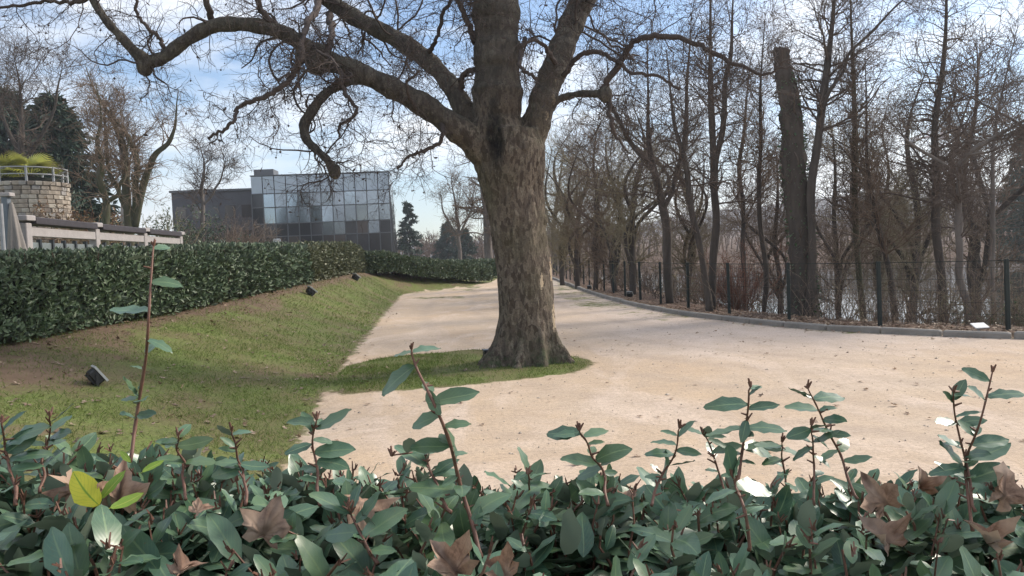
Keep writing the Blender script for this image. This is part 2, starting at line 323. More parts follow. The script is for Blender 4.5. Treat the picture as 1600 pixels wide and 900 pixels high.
    plain('panel_light', (0.42, 0.48, 0.55), 0.45, 0.06, 1, 0.03, Metallic=0.3); plain('mullion', (0.10, 0.105, 0.115), 0.5, 0.1); plain('wall_dark', (0.055, 0.05, 0.052), 0.8, 0.2); plain('wing_wall', (0.085, 0.085, 0.095), 0.8, 0.15, 0.5)
    plain('crane_red', (0.22, 0.11, 0.10), 0.6); plain('concrete', (0.35, 0.35, 0.35), 0.85); plain('pebble', (0.44, 0.37, 0.30), 0.9, 0.35, 2)
    plain('bark_pale', (0.33, 0.31, 0.29), 0.9, 0.3, 4); plain('hill', (0.060, 0.050, 0.044), 0.95, 0.3, 0.05); plain('far_wall', (0.45, 0.42, 0.38), 0.9, 0.08)
    for nm, c, me, ro in (('glass_sky', (0.33, 0.39, 0.46), 0.85, 0.12), ('glass_mid', (0.27, 0.31, 0.36), 0.8, 0.14), ('glass_dark', (0.05, 0.05, 0.056), 0.5, 0.12), ('glass_brown', (0.085, 0.072, 0.07), 0.5, 0.15), ('lamp_glass', (0.24, 0.27, 0.28), 0.3, 0.25), ('screen_glass', (0.30, 0.34, 0.34), 0.5, 0.18)):
        m = NM(nm); n = m.noise(m.pos(), 0.7, 3)
        MAT[nm] = m.done(m.mix(n, tuple(x * .75 for x in c), tuple(x * 1.2 for x in c)), ro, m.bump(n, 0.015, 0.05), Metallic=me)
    m = NM('water'); p = m.pos(); h = m.noise(m.mapv(p, (1, 0.35, 1)), 1.6, 4, 0.6)
    MAT['water'] = m.done((0.022, 0.026, 0.024), 0.04, m.bump(h, 0.22, 0.04), Specular_IOR_Level=0.8)
mats()

# ------------------------------------------------------------------ terrain
def polyfun(ys, xs): return lambda y: np.interp(y, ys, xs)
x_toe = polyfun([-6, 1.5, 6.6, 9.2, 13.6, 23.4, 35, 38, 41, 46, 60, 120], [-0.6, -1.30, -1.97, -2.37, -2.89, -3.9, -5.0, -4.2, -2.4, -1.2, -0.6, -0.6])
x_hdg = polyfun([-6, 5, 9.6, 13.7, 20, 36, 40, 46, 60, 120], [-6.1, -6.15, -6.3, -6.05, -6.2, -6.85, -5.0, -2.3, -1.9, -1.9])
z_hdg = polyfun([-6, 5, 9.6, 13.7, 20, 34, 37, 42, 46, 60, 120], [0.7, 0.75, 0.80, 0.86, 0.95, 1.12, 1.0, 0.5, 0.05, 0.0, 0.0])
KERB = catmull([(1.2, 90), (2.0, 62), (2.45, 50), (2.75, 40), (2.95, 33), (3.35, 25), (4.05, 19.6), (4.9, 16.7), (5.75, 14.75), (7.1, 13.1), (8.4, 12.0), (10.2, 10.7), (14, 8.6), (22, 5.2), (34, 1)], 140)
def kerb_off(x, y):
    """signed distance from the kerb line, positive on the river side"""
    x = np.asarray(x, float); y = np.asarray(y, float); best = np.full(x.shape, 1e9); sg = np.zeros(x.shape)
    K = KERB[::2]
    for a, b in zip(K[:-1], K[1:]):
        d = b - a; L2 = d @ d; t = np.clip(((x - a[0]) * d[0] + (y - a[1]) * d[1]) / L2, 0, 1)
        qx = x - a[0] - t * d[0]; qy = y - a[1] - t * d[1]; dd = np.hypot(qx, qy)
        s = np.sign(qx * -d[1] + qy * d[0]); m = dd < best; best = np.where(m, dd, best); sg = np.where(m, s, sg)
    return best * sg
def height(x, y):
    x = np.asarray(x, float); y = np.asarray(y, float)
    xt, xh, zh = x_toe(y), x_hdg(y), z_hdg(y)
    t = (xt - x) / np.maximum(xt - xh, 0.3)
    h = zh * (0.75 * np.clip(t, 0, 1) ** 1.15 + 0.25 * smooth01(t)) + np.clip(xh - x, 0, 40) * 0.006
    h = h + 0.05 * (fbm(x, y, 0.8, 3) - 0.5) * np.clip(t, 0, 1)
    d = kerb_off(x, y)
    dn = np.clip(d - 1.3, 0, None)
    dn2 = np.clip(x * 0.30 + y * 0.95 - 102, 0, None)
    r = -np.clip(dn * 0.21, 0, 1.9)
    r = r + np.clip(dn2, 0, 9) * 0.26 + np.clip(dn2 - 9, 0, 400) * 0.024
    h = np.where(d > 0.12, np.where(dn > 0, r, 0.0) + 0.07, h)
    return h + 0.012 * (fbm(x, y, 0.5, 5) - 0.5)
def z_at(x, y): return float(height(np.array([x]), np.array([y]))[0])
ISLE = np.array([G(*p)[:2] for p in ((500, 606), (540, 572), (600, 558), (740, 546), (830, 548), (905, 557), (932, 568), (905, 580), (860, 587), (800, 595), (720, 603), (620, 611), (540, 616))])
def isle_sd(x, y):
    x = np.asarray(x, float); y = np.asarray(y, float); best = np.full(x.shape, 1e9); ins = np.zeros(x.shape, bool); n = len(ISLE)
    for i in range(n):
        a, b = ISLE[i], ISLE[(i + 1) % n]; d = b - a; t = np.clip(((x - a[0]) * d[0] + (y - a[1]) * d[1]) / (d @ d), 0, 1)
        best = np.minimum(best, np.hypot(x - a[0] - t * d[0], y - a[1] - t * d[1]))
        c = ((a[1] > y) != (b[1] > y)) & (x < (b[0] - a[0]) * (y - a[1]) / (b[1] - a[1] + 1e-12) + a[0]); ins ^= c
    return np.where(ins, best, -best)
def masks(x, y):
    d = kerb_off(x, y); t = x_toe(y) - x; si = isle_sd(x, y); riv = d > 0.0
    g = np.maximum(smooth01(0.5 + t / 0.6), smooth01(0.5 + si / 0.5))
    patch = smooth01((fbm(x, y, 0.45, 11) - 0.38) / 0.3) * 0.62
    g = np.maximum(g, patch * smooth01((y - 26) / 6) * smooth01((48 - y) / 6) * smooth01((2.0 - t * 0 + (x_toe(y) + 3.6 - x)) / 2.5))
    g = np.maximum(g, 0.58 * smooth01((d + 2.6) / 1.6) * smooth01((y - 14) / 6) * (fbm(x, y, 0.6, 12) + 0.35))
    g = np.maximum(g, 0.50 * smooth01((d + 0.9) / 0.7) * (fbm(x, y, 0.9, 13) + 0.25))
    g = np.where(riv, 0.62 * fbm(x, y, 0.4, 14) + 0.05, g)
    soil = np.where(t > 0, smooth01((fbm(x, y, 0.55, 21) - 0.45) / 0.25) * 0.62, 0)
    soil = np.maximum(soil, 0.8 * np.exp(-((x + 5.5) ** 2 / 1.6 + (y - 8.4) ** 2 / 2.6)))
    soil = np.maximum(soil, 0.7 * np.exp(-((x_hdg(y) + 0.1 - x) / 0.45) ** 2) * (t > 0))
    soil = np.where(riv, 0.85, soil); soil = np.maximum(soil, 0.42 * np.exp(-(si / 0.18) ** 2)); soil = np.maximum(soil, 0.5 * np.exp(-((t - .05) / 0.22) ** 2) * (y < 32))
    litter = np.where(riv, np.where(d < 3.5, 0.95, 0.6) * smooth01((d - 0.15) / 0.3), 0.0)
    litter = np.where((t > 0) & ~riv, 0.30 + 0.2 * np.exp(-((x_hdg(y) - x) / 0.8) ** 2), litter)
    far = (y > 85) | (x > 60) | (x < -40)
    g = np.where(far & ~riv, 1.0, g); g = np.where(far & riv, 0.75, g); soil = np.where(far, 0.75, soil); litter = np.where(far, 0.6, litter)
    trk = sum(np.exp(-((d + o_ + .35 * (fbm(x, y, .22, 70 + q_) - .5)) / .17) ** 2) for q_, o_ in enumerate((1.9, 3.35, 4.6, 6.1, 7.4))) * (0.35 + .9 * (fbm(x, y, .5, 77) - .35)) * (t < 0) * (si < -.2)
    road = smooth01((x - 0.6 + (y - 11) * 0.03) / 3.0) * smooth01((y - 9.5) / 5) * 0.6
    return g, soil, litter, np.stack([road, np.clip(trk, 0, 1)])
def axis(lo, hi, flo, fhi, st, gr=1.14):
    a = list(np.arange(flo, fhi, st)); s = st
    while a[-1] < hi: s *= gr; a.append(a[-1] + s)
    s = st; b = []
    while (b[-1] if b else flo) > lo: s *= gr; b.append((b[-1] if b else flo) - s)
    return np.array(b[::-1] + a)
def terrain():
    X = axis(-560, 560, -7.5, 12.0, 0.13); Y = axis(-100, 900, 1.0, 20, 0.13, 1.06)
    xx, yy = np.meshgrid(X, Y); z = height(xx, yy); g, so_, li, ro = masks(xx, yy)
    nx, ny = len(X), len(Y); i, j = np.meshgrid(np.arange(nx - 1), np.arange(ny - 1)); a = (j * nx + i).ravel()
    F = np.stack([a, a + 1, a + 1 + nx, a + nx], -1)
    cx = xx.ravel()[F].mean(1); cy = yy.ravel()[F].mean(1); d = kerb_off(cx, cy); t = x_toe(cy) - cx; si = isle_sd(cx, cy)
    V = np.stack([xx, yy, z], -1).reshape(-1, 3)
    cls = np.where(d > 0.0, 3, np.where(si > 0, 2, np.where(t > 0, 1, 0)))
    cls = np.where((cy > 85) | (cx < -14) | (cx > 30) | (cy < -8), 4, cls)
    for k, (nm, lb) in enumerate((('gravel_yard', 'pale pinkish gravel yard and drive curving past the big tree'), ('grass_bank', 'mossy grass bank sloping from the hedge down to the gravel'), ('grass_island', 'low strip of grass around the foot of the big tree'), ('riverside_bank', 'brown leaf strewn bank falling to the water behind the fence'), ('ground', 'wide ground running out to the horizon'))):
        ff = F[cls == k]; u, inv = np.unique(ff, return_inverse=True)
        mb = MB(); mb.add(V[u], inv.reshape(-1, 4), grass=g.ravel()[u], soil=so_.ravel()[u], litter=li.ravel()[u], road=ro[0].ravel()[u], track=ro[1].ravel()[u])
        tag(mb.build(nm, MAT['ground'], smooth=True), lb, None, None, 'structure')
terrain()
mb = MB(); mb.add([(4, -60, -1.0), (400, -60, -1.0), (400, 140, -1.0), (-20, 140, -1.0), (4, 60, -1.0)][:4], [[0, 1, 2, 3]])
tag(mb.build('river', MAT['water']), 'calm water reflecting the sky behind the trees', None, None, 'structure')

# ------------------------------------------------------------------ kerb
def kerb():
    root = tag(empty('kerb'), 'low weathered kerb edging the gravel in front of the fence', None, None, 'structure')
    K = KERB; seg = np.concatenate([[0], np.cumsum(np.linalg.norm(np.diff(K, axis=0), axis=1))])
    shapes = []
    for k in range(4):
        m = MB(); bevel_box(m, (0, 0, 0), (0.985 - 0.01 * k, 0.13, 0.26), 0.015 + 0.004 * k); shapes.append(m.mesh('kerb_stone', MAT['kerb']))
    s0 = np.interp(8.0, [0, 1], [0, 1])
    for n, s in enumerate(np.arange(0.5, seg[-1], 1.0)):
        x = np.interp(s, seg, K[:, 0]); y = np.interp(s, seg, K[:, 1])
        if y > 62 or x > 16: continue
        x2 = np.interp(s + .3, seg, K[:, 0]); y2 = np.interp(s + .3, seg, K[:, 1])
        o = link('kerb_stone', shapes[n % 4], root, (x, y, -0.02 + rng.uniform(-.012, .012))); o.rotation_euler = (rng.uniform(-.03, .03), rng.uniform(-.012, .012), math.atan2(y2 - y, x2 - x))
kerb()

# ------------------------------------------------------------------ wire fence
def fence():
    root = tag(empty('wire_fence', (5, 16, 0)), 'low dark green wire fence with thin posts along the kerb', 'fence')
    inv = np.array([5, 16, 0])
    dk = np.diff(KERB, axis=0); n = nrm(np.stack([-dk[:, 1], dk[:, 0]], -1)); Q = KERB[:-1] + n * 0.55
    seg = np.concatenate([[0], np.cumsum(np.linalg.norm(np.diff(Q, axis=0), axis=1))])
    # arc-length anchors: nearest post where the photo has it
    a0 = seg[np.argmin(np.hypot(Q[:, 0] - 8.25, Q[:, 1] - 12.75))]
    pm = MB(); bevel_box(pm, (0, 0, 0.56), (0.065, 0.065, 1.28), 0.008); pm = pm.mesh('post', MAT['fence_green'])
    ss = np.arange(a0 + 2 * 2.05, 24, -2.05); pts = []
    for s in ss:
        x = np.interp(s, seg, Q[:, 0]); y = np.interp(s, seg, Q[:, 1]); z = z_at(x, y); pts.append((x, y, z))
        o = link('post', pm, root, np.array((x, y, z)) - inv); o.rotation_euler = (rng.uniform(-.012, .012), rng.uniform(-.012, .012), rng.uniform(-.3, .3))
    for a, b in zip(pts[:-1], pts[1:]):
        a = np.array(a); b = np.array(b); m = MB(); near = a[1] < 22
        hs = (0.06, 0.26, 0.46, 0.66, 0.86, 1.06, 1.17) if near else (0.06, 0.4, 0.8, 1.17)
        for h in hs: tubes(m, np.array([a + (0, 0, h), b + (0, 0, h)]) - inv, np.full(2, 0.0028 if h < 1.17 else 0.007), 3)
        k = 26 if near else 12; w = np.linspace(0, 1, k + 1)[1:-1, None]; q = a * (1 - w) + b * w - inv
        tubes(m, np.stack([q + (0, 0, 0.05), q + (0, 0, 1.17)], 1), np.full((k - 1, 2), 0.0020), 3)
        m.build('wire_panel', MAT['fence_green'], root)
fence()

# ------------------------------------------------------------------ leaves
def leaf_template(rows=6, w=0.25, fold=0.22, droop=0.18, wave=0.02, pet=0.08):
    s = .35 * np.linspace(0, 1, rows + 1) + .65 * (.5 - .5 * np.cos(math.pi * np.linspace(0, 1, rows + 1))); wd = w * np.sin(math.pi * np.clip(s, 0, 1) ** 0.95) ** 0.68; wd[0] = 0.012; wd[-1] = 0.004
    V = []; UV = []
    for k, a in enumerate(s):
        z = -droop * a * a
        for c in (-1, 0, 1):
            V.append((c * wd[k] * (1 + .055 * math.sin(k * 1.9 + c * 2.1 + w * 60)) + .05 * math.sin(a * 3.0 + w * 90) * a, a, z + abs(c) * fold * wd[k] + (wave * math.sin(k * 2.4 + c * 1.7) if c else 0))); UV.append((0.5 + 0.5 * c, a))
    F = [[k * 3 + c, k * 3 + c + 1, k * 3 + c + 4, k * 3 + c + 3] for k in range(rows) for c in (0, 1)]
    if pet:
        n = len(V); V += [(-0.012, -pet, 0.01), (0.012, -pet, 0.01), (0.012, 0.02, 0.0), (-0.012, 0.02, 0.0)]; UV += [(0.5, 0)] * 4; F.append([n, n + 1, n + 2, n + 3])
    return np.array(V, float), np.array(F), np.array(UV)[np.array(F)]
_LP = [(0.235, 0.25, 0.12, 0.022), (0.25, 0.12, 0.30, 0.026), (0.205, 0.36, 0.05, 0.020), (0.225, 0.18, -0.14, 0.024), (0.26, 0.02, 0.20, 0.030)]
LT = [leaf_template(9, *p) for p in _LP]; LT_MID = [leaf_template(6, *p, 0) for p in _LP]
def hex_leaf(w, fold, droop):
    V = np.array([(0, 0, 0), (0, 1, -droop), (-w * .85, .30, fold * w), (-w * .8, .70, fold * w - droop * .5), (w * .85, .30, fold * w), (w * .8, .70, fold * w - droop * .5)])
    F = np.array([[0, 1, 3, 2], [0, 4, 5, 1]]); UV = np.array([[(.5, 0), (.5, 1), (0, .7), (0, .3)], [(.5, 0), (1, .3), (1, .7), (.5, 1)]]); return V, F, UV
LT_LOW = [hex_leaf(.27, .25, .15), hex_leaf(.25, .35, .02)]
BLADE = (np.array([(-0.05, 0, 0), (0.05, 0, 0), (0.03, 0.6, 0.03), (0.0, 1, 0.12)]), np.array([[0, 1, 2, 3]]), np.array([[(0, 0), (1, 0), (.8, .6), (.5, 1)]]))
def frames(dirs, ups):
    """rotation matrices with columns (x, y=dir, z~up)"""
    y = nrm(dirs); x = nrm(np.cross(y, ups)); z = np.cross(x, y); return np.stack([x, y, z], -1)
def leaf_batch(mb, T, pos, M, size, rnd):
    V, F, UV = T; n = len(pos)
    if n == 0: return
    W_ = np.einsum('nij,vj->nvi', M, V) * np.asarray(size)[:, None, None] + pos[:, None]
    FF = (F[None] + (np.arange(n) * len(V))[:, None, None]).reshape(-1, F.shape[1])
    mb.add(W_.reshape(-1, 3), FF, np.broadcast_to(UV[None], (n,) + UV.shape).reshape(-1, F.shape[1], 2), rnd=np.repeat(rnd, len(V)))

# ------------------------------------------------------------------ the big plane tree
PT_D = 11.9
def pm(px): return px * PT_D / FPX      # photo pixels at the tree -> metres
def px_path(pts, n=None):
    """pts: (u, v, radius px, depth) -> points, radii"""
    pts = np.array(pts, float); q = np.array([P(u, v, d) for u, v, r, d in pts]); r = np.array([r * d / FPX for u, v, r, d in pts])
    c = catmull(np.column_stack([q, r]), n or max(12, len(pts) * 5)); return c[:, :3], np.maximum(c[:, 3], 0.006)
D0 = PT_D
LIMBS = [  # big ones, merged by remeshing then split again
    ('trunk', [(778, 235, 42, D0), (777, 150, 40, D0), (777, 80, 38.5, D0), (774, 0, 38, D0 + .05), (771, -120, 36, D0 + .1), (768, -260, 30, D0 + .2)]),
    ('limb', [(790, 285, 30, D0 - .05), (752, 232, 35, D0 - .1), (712, 200, 33, D0 - .2), (655, 160, 29, D0 - .4), (600, 131, 27, D0 - .6), (548, 108, 26, D0 - .75), (500, 90, 25, D0 - .9), (468, 66, 21, D0 - 1.0), (430, 47, 20, D0 - 1.1), (380, 38, 20, D0 - 1.2), (332, 41, 19, D0 - 1.25), (290, 64, 17, D0 - 1.3), (256, 90, 16, D0 - 1.35), (232, 98, 15, D0 - 1.35), (222, 112, 11, D0 - 1.35)]),
    ('limb', [(236, 100, 13, D0 - 1.35), (212, 82, 14, D0 - 1.4), (184, 52, 12.5, D0 - 1.45), (160, 24, 11, D0 - 1.5), (140, -8, 10, D0 - 1.5), (110, -60, 8, D0 - 1.6), (70, -110, 5, D0 - 1.7)]),
    ('limb', [(765, 260, 28, D0 + .1), (738, 200, 27, D0 + .2), (714, 150, 25, D0 + .3), (688, 114, 22, D0 + .5), (650, 80, 22, D0 + .7), (608, 55, 20, D0 + .9), (560, 31, 21, D0 + 1.0), (520, 5, 19, D0 + 1.1), (480, -30, 18, D0 + 1.2), (420, -90, 14, D0 + 1.4), (350, -140, 9, D0 + 1.6)]),
    ('limb', [(818, 262, 30, D0 + .05), (832, 215, 30, D0 + .1), (845, 170, 29, D0 + .15), (858, 130, 28, D0 + .2), (874, 85, 27, D0 + .3), (892, 40, 26, D0 + .4), (912, -5, 25, D0 + .5), (950, -90, 22, D0 + .8), (990, -200, 16, D0 + 1.1)]),
    ('limb', [(598, 128, 12, D0 - .6), (566, 122, 12, D0 - .7), (536, 129, 11.5, D0 - .85), (508, 147, 11, D0 - 1.0), (489, 172, 10.5, D0 - 1.1), (476, 194, 11, D0 - 1.15), (478, 216, 9.5, D0 - 1.2), (494, 234, 8.5, D0 - 1.25), (510, 248, 8, D0 - 1.3), (518, 262, 9, D0 - 1.3), (521, 270, 7.5, D0 - 1.3)]),
    ('limb', [(862, 160, 9, D0 + .1), (885, 151, 8, D0 - .1), (912, 146, 8, D0 - .3), (938, 147, 8.5, D0 - .45), (952, 148, 7, D0 - .5)]),
]
THIN = [
    [(940, 143, 7, D0 - .45), (952, 122, 6.5, D0 - .5), (972, 94, 6.5, D0 - .6), (990, 66, 6, D0 - .7), (1028, 57, 6, D0 - .9), (1078, 65, 5, D0 - 1.1), (1110, 80, 5, D0 - 1.2), (1150, 101, 4, D0 - 1.4), (1195, 116, 2.8, D0 - 1.6), (1225, 105, 1.8, D0 - 1.7), (1260, 112, 1, D0 - 1.8)],
    [(948, 146, 6, D0 - .5), (953, 165, 4.5, D0 - .5), (954, 190, 4.5, D0 - .6), (964, 215, 3, D0 - .6), (985, 240, 2, D0 - .7)],
    [(500, -5, 7, D0 + 1.0), (494, 18, 7, D0), (480, 38, 6, D0 - .8), (474, 62, 5.5, D0 - 1.4), (470, 90, 6, D0 - 1.6), (459, 115, 6, D0 - 1.6), (442, 134, 5.5, D0 - 1.7), (416, 149, 5, D0 - 1.8), (392, 158, 4.5, D0 - 1.9), (371, 169, 4, D0 - 1.9), (366, 189, 3.5, D0 - 2.0), (347, 203, 3.5, D0 - 2.0), (325, 217, 2.5, D0 - 2.0)],
    [(514, 22, 7, D0 + 1), (518, 48, 6, D0), (516, 70, 6, D0 - .8), (508, 90, 7, D0 - .9)],
    [(535, 112, 5, D0 - .8), (533, 126, 4, D0 - 1.1), (542, 150, 4, D0 - 1.2), (556, 168, 3.5, D0 - 1.2), (552, 182, 3.2, D0 - 1.2), (532, 196, 3, D0 - 1.2), (530, 214, 2.2, D0 - 1.2)],
    [(690, 190, 6, D0 - .3), (692, 213, 4.5, D0 - .6), (678, 229, 4, D0 - .7), (658, 237, 3.5, D0 - .8), (640, 244, 3, D0 - .8), (620, 264, 2, D0 - .8)],
    [(742, 66, 8, D0), (734, 42, 6, D0 - .1), (722, 14, 5.5, D0 - .2), (708, -10, 5, D0 - .3), (690, -60, 3, D0 - .3)],
    [(668, 84, 6, D0 + .6), (680, 66, 4, D0 + .3), (688, 42, 4, D0 + .2), (694, 18, 4, D0 + .1), (708, -6, 3.5, D0), (716, -40, 2.5, D0)],
    [(722, 150, 8, D0 + .3), (720, 128, 6, D0 + .1), (728, 114, 5, D0), (742, 108, 6, D0)],
    [(258, 84, 5, D0 - 1.35), (250, 62, 4, D0 - 1.4), (232, 44, 3.6, D0 - 1.5), (215, 22, 3.2, D0 - 1.5), (210, -10, 3, D0 - 1.6)],
    [(650, 172, 5, D0 - .4), (640, 150, 3, D0 - .9), (636, 128, 3, D0 - 1.0), (655, 110, 2.5, D0 - 1.0)],
    [(868, 100, 5, D0), (850, 70, 4, D0 - .4), (832, 62, 3.5, D0 - .6), (815, 74, 3, D0 - .7)],
    [(880, 120, 6, D0), (900, 92, 5, D0 - .2), (925, 80, 5, D0 - .4), (958, 92, 4, D0 - .6), (985, 112, 3.5, D0 - .8), (1030, 120, 3, D0 - .9), (1062, 140, 2.5, D0 - 1.0)],
    [(142, -5, 7, D0 - 1.5), (110, 4, 4, D0 - 1.5), (70, 2, 3.5, D0 - 1.5), (20, 10, 3, D0 - 1.6), (-30, 12, 2, D0 - 1.7)],
    [(820, 60, 5, D0), (812, 100, 4, D0 - .7), (826, 115, 3.5, D0 - .8), (840, 125, 3, D0 - .8)],
    [(930, -20, 10, D0 + .4), (1000, -40, 8, D0), (1080, -30, 6, D0 - .4), (1170, -50, 5, D0 - .7), (1280, -30, 4, D0 - 1.0)],
    [(330, 30, 7, D0 - 1.2), (318, -10, 6, D0 - 1.4), (290, -60, 5, D0 - 1.6), (240, -100, 4, D0 - 1.8)],
    [(430, 40, 7, D0 - 1.1), (405, 10, 6, D0 - 1.3), (395, -30, 5, D0 - 1.5), (360, -80, 4, D0 - 1.7)],
]
def plane_tree():
    base = G(822, 562); root = tag(empty('plane_tree', (base[0], base[1], 0)), 'huge bare plane tree with thick mottled trunk standing on the grass island', 'tree'); b0 = np.array([base[0], base[1], 0.0])
    mb = MB()
    # trunk rings from the photo's outline
    prof = [(566, 752, 889), (556, 757, 885), (545, 765, 880), (530, 772, 874), (515, 776, 870), (490, 779, 866), (450, 779, 862), (400, 774, 857), (350, 768, 850), (300, 757, 846), (270, 748, 849), (240, 742, 850), (205, 745, 838)]
    vv = np.array([p[0] for p in prof], float)[::-1]; uc = np.array([(p[1] + p[2]) / 2 for p in prof])[::-1]; ur = np.array([(p[2] - p[1]) / 2 for p in prof])[::-1]
    nr, ns = 90, 72; V = []
    ang = np.arange(ns) * 2 * math.pi / ns
    lob = [(-2.45, 1.0, .30), (-1.75, .75, .22), (-1.15, .55, .26), (-0.45, 1.0, .26), (0.5, .8, .3), (1.5, .9, .3), (2.6, .8, .3), (3.35, .7, .25)]
    for k in range(nr):
        v = 590 - (590 - 205) * k / (nr - 1); u = np.interp(v, vv, uc); r = pm(np.interp(v, vv, ur)); c = P(u, v, PT_D)
        low = smooth01((v - 480) / 90)
        rr = np.full(ns, r * (1 - 0.27 * low))
        for a0, am, wd in lob:
            dlt = (ang - a0 + math.pi) % (2 * math.pi) - math.pi
            rr += r * (0.56 * low + 0.045) * am * np.exp(-(dlt / (wd * .82)) ** 2)
        rr *= 1 + 0.025 * np.sin(5 * ang + k * 0.05) + 0.02 * np.sin(9 * ang + 1.3 + k * 0.03)
        V.append(np.stack([c[0] + rr * np.cos(ang), c[1] + rr * np.sin(ang) * 0.95, np.full(ns, c[2])], -1))
    V = np.array(V).reshape(-1, 3); i, j = np.meshgrid(np.arange(nr - 1), np.arange(ns), indexing='ij'); j2 = (j + 1) % ns
    F = np.stack([i * ns + j, i * ns + j2, (i + 1) * ns + j2, (i + 1) * ns + j], -1).reshape(-1, 4)
    n0 = len(V); V = np.concatenate([V, [V[:ns].mean(0)], [V[-ns:].mean(0)]]); mb.add(V, F)
    jj = np.arange(ns); mb.f[3].append(np.concatenate([np.stack([(jj + 1) % ns, jj, np.full(ns, n0)], -1), np.stack([(nr - 1) * ns + jj, (nr - 1) * ns + (jj + 1) % ns, np.full(ns, n0 + 1)], -1)])); mb.uv[3].append(np.zeros((2 * ns, 3, 2)))
    skel = [(np.array([P(np.interp(v, vv, uc), v, PT_D) for v in np.linspace(580, 235, 30)]), np.array([pm(np.interp(v, vv, ur)) for v in np.linspace(580, 235, 30)]), 0)]
    paths = []
    GIRTH = (0.93, 0.60, 0.60, 0.63, 0.75, 0.78, 0.8)
    for k, (nm, pts) in enumerate(LIMBS):
        p, r = px_path(pts, len(pts) * 7); g_ = GIRTH[k]; r = r * np.interp(np.linspace(0, 1, len(r)), [0, .16, 1], [(1 + g_) / 2, g_, g_])
        r = r * (1 + 0.07 * np.sin(np.arange(len(r)) * 0.9 + k) + 0.04 * np.sin(np.arange(len(r)) * 2.3))
        tubes(mb, p, r, 20, cap=True); skel.append((p, r, 0 if nm == 'trunk' else k)); paths.append((p, r))
    # burl on the right flank, knuckles
    for (u, v, r, d) in ((845, 345, 11, D0 - .05), (843, 325, 9, D0 - .05), (226, 104, 12, D0 - 1.35), (497, 92, 20, D0 - .9), (946, 148, 11, D0 - .5), (524, 268, 10, D0 - 1.3), (470, 88, 9, D0 - 1.5)):
        c = P(u, v, d); rr = r * d / FPX; hh = np.linspace(-1, 1, 9); tubes(mb, np.stack([np.full(9, c[0]), np.full(9, c[1]), c[2] + hh * rr * 1.3], -1), rr * np.sqrt(np.clip(1.02 - hh ** 2, 0.02, 1)), 14, cap=True)
    tmp = mb.build('tmp', None); md = tmp.modifiers.new('r', 'REMESH'); md.mode = 'VOXEL'; md.voxel_size = 0.026; sm = tmp.modifiers.new('s', 'SMOOTH'); sm.factor = 0.5; sm.iterations = 3
    dg = bpy.context.evaluated_depsgraph_get(); em = tmp.evaluated_get(dg).to_mesh()
    nv = len(em.vertices); V = np.empty(nv * 3); em.vertices.foreach_get('co', V); V = V.reshape(-1, 3)
    N = np.empty(nv * 3); em.vertices.foreach_get('normal', N); N = N.reshape(-1, 3)
    nf = len(em.polygons); tot = np.empty(nf, np.int32); em.polygons.foreach_get('loop_total', tot); li = np.empty(len(em.loops), np.int32); em.loops.foreach_get('vertex_index', li)
    F = li.reshape(-1, 4) if (tot == 4).all() else None
    if F is None:
        st = np.concatenate([[0], np.cumsum(tot)[:-1]]); F = np.array([li[s:s + 4] if t >= 4 else np.append(li[s:s + 3], li[s]) for s, t in zip(st, tot)])
    tmp.evaluated_get(dg).to_mesh_clear(); bpy.data.objects.remove(tmp)
    # relief
    disp = np.array([mnoise.fractal(Vector((x * 6, y * 6, z * 1.8)), 0.8, 2.0, 5) for x, y, z in V]) * 0.020
    disp += np.array([mnoise.noise(Vector((x * 1.6, y * 1.6, z * 1.3))) for x, y, z in V]) * 0.022
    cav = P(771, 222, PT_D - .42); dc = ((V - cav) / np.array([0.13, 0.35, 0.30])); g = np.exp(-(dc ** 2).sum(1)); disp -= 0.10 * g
    disp *= 1 - .55 * smooth01((np.linalg.norm(V - P(790, 250, PT_D), axis=1) - .5) / .8) * (V[:, 2] > P(790, 250, PT_D)[2] - .2)
    V = V + N * disp[:, None]
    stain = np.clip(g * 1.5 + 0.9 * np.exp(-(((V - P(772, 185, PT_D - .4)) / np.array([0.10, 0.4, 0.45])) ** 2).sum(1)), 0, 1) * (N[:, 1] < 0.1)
    stain = np.maximum(stain, 0.85 * np.exp(-(((V - P(844, 535, PT_D - .4)) / np.array([0.035, 0.5, 0.22])) ** 2).sum(1))); stain = np.maximum(stain, 0.7 * np.exp(-(((V - P(788, 545, PT_D - .4)) / np.array([0.04, 0.5, 0.22])) ** 2).sum(1)))  # crevice shade between the root ridges, painted dark into the same mask
    pale = np.zeros(nv)
    for u, v, sx, sz in ((866, 148, .07, .22), (856, 178, .07, .12), (871, 120, .04, .1), (862, 420, .05, .3), (866, 500, .05, .35), (846, 440, .04, .2), (525, 270, .12, .12)):
        pale = np.maximum(pale, np.exp(-(((V - P(u, v, PT_D - .25)) / np.array([sx, 0.6, sz])) ** 2).sum(1)))
    moss = np.exp(-np.clip(V[:, 2], 0, 9) / 0.16) * 0.9 + 0.35 * np.clip(N[:, 2], 0, 1)
    cl = np.zeros(nv, int); best = np.full(nv, 1e9); limbw = smooth01((np.linalg.norm(V - P(790, 250, PT_D), axis=1) - .45) / .9) * (V[:, 2] > P(790, 250, PT_D)[2] - .3)
    for p, r, k in skel:
        for q, rr in zip(p[::2], r[::2]):
            d = np.linalg.norm(V - q, axis=1) - rr; m = d < best; best[m] = d[m]; cl[m] = k
    fc = np.sort(cl[F], axis=1)[:, 1]
    for k in np.unique(fc):
        ff = F[fc == k]; u, inv = np.unique(ff, return_inverse=True); m = MB()
        m.add(V[u] - b0, inv.reshape(-1, 4), stain=stain[u], pale=pale[u], moss=moss[u], limb=limbw[u])
        m.build('trunk' if k == 0 else 'limb', MAT['plane_bark'], root, smooth=True)
    R = np.random.default_rng(21)
    Kp = 40; PP = []; PR = []
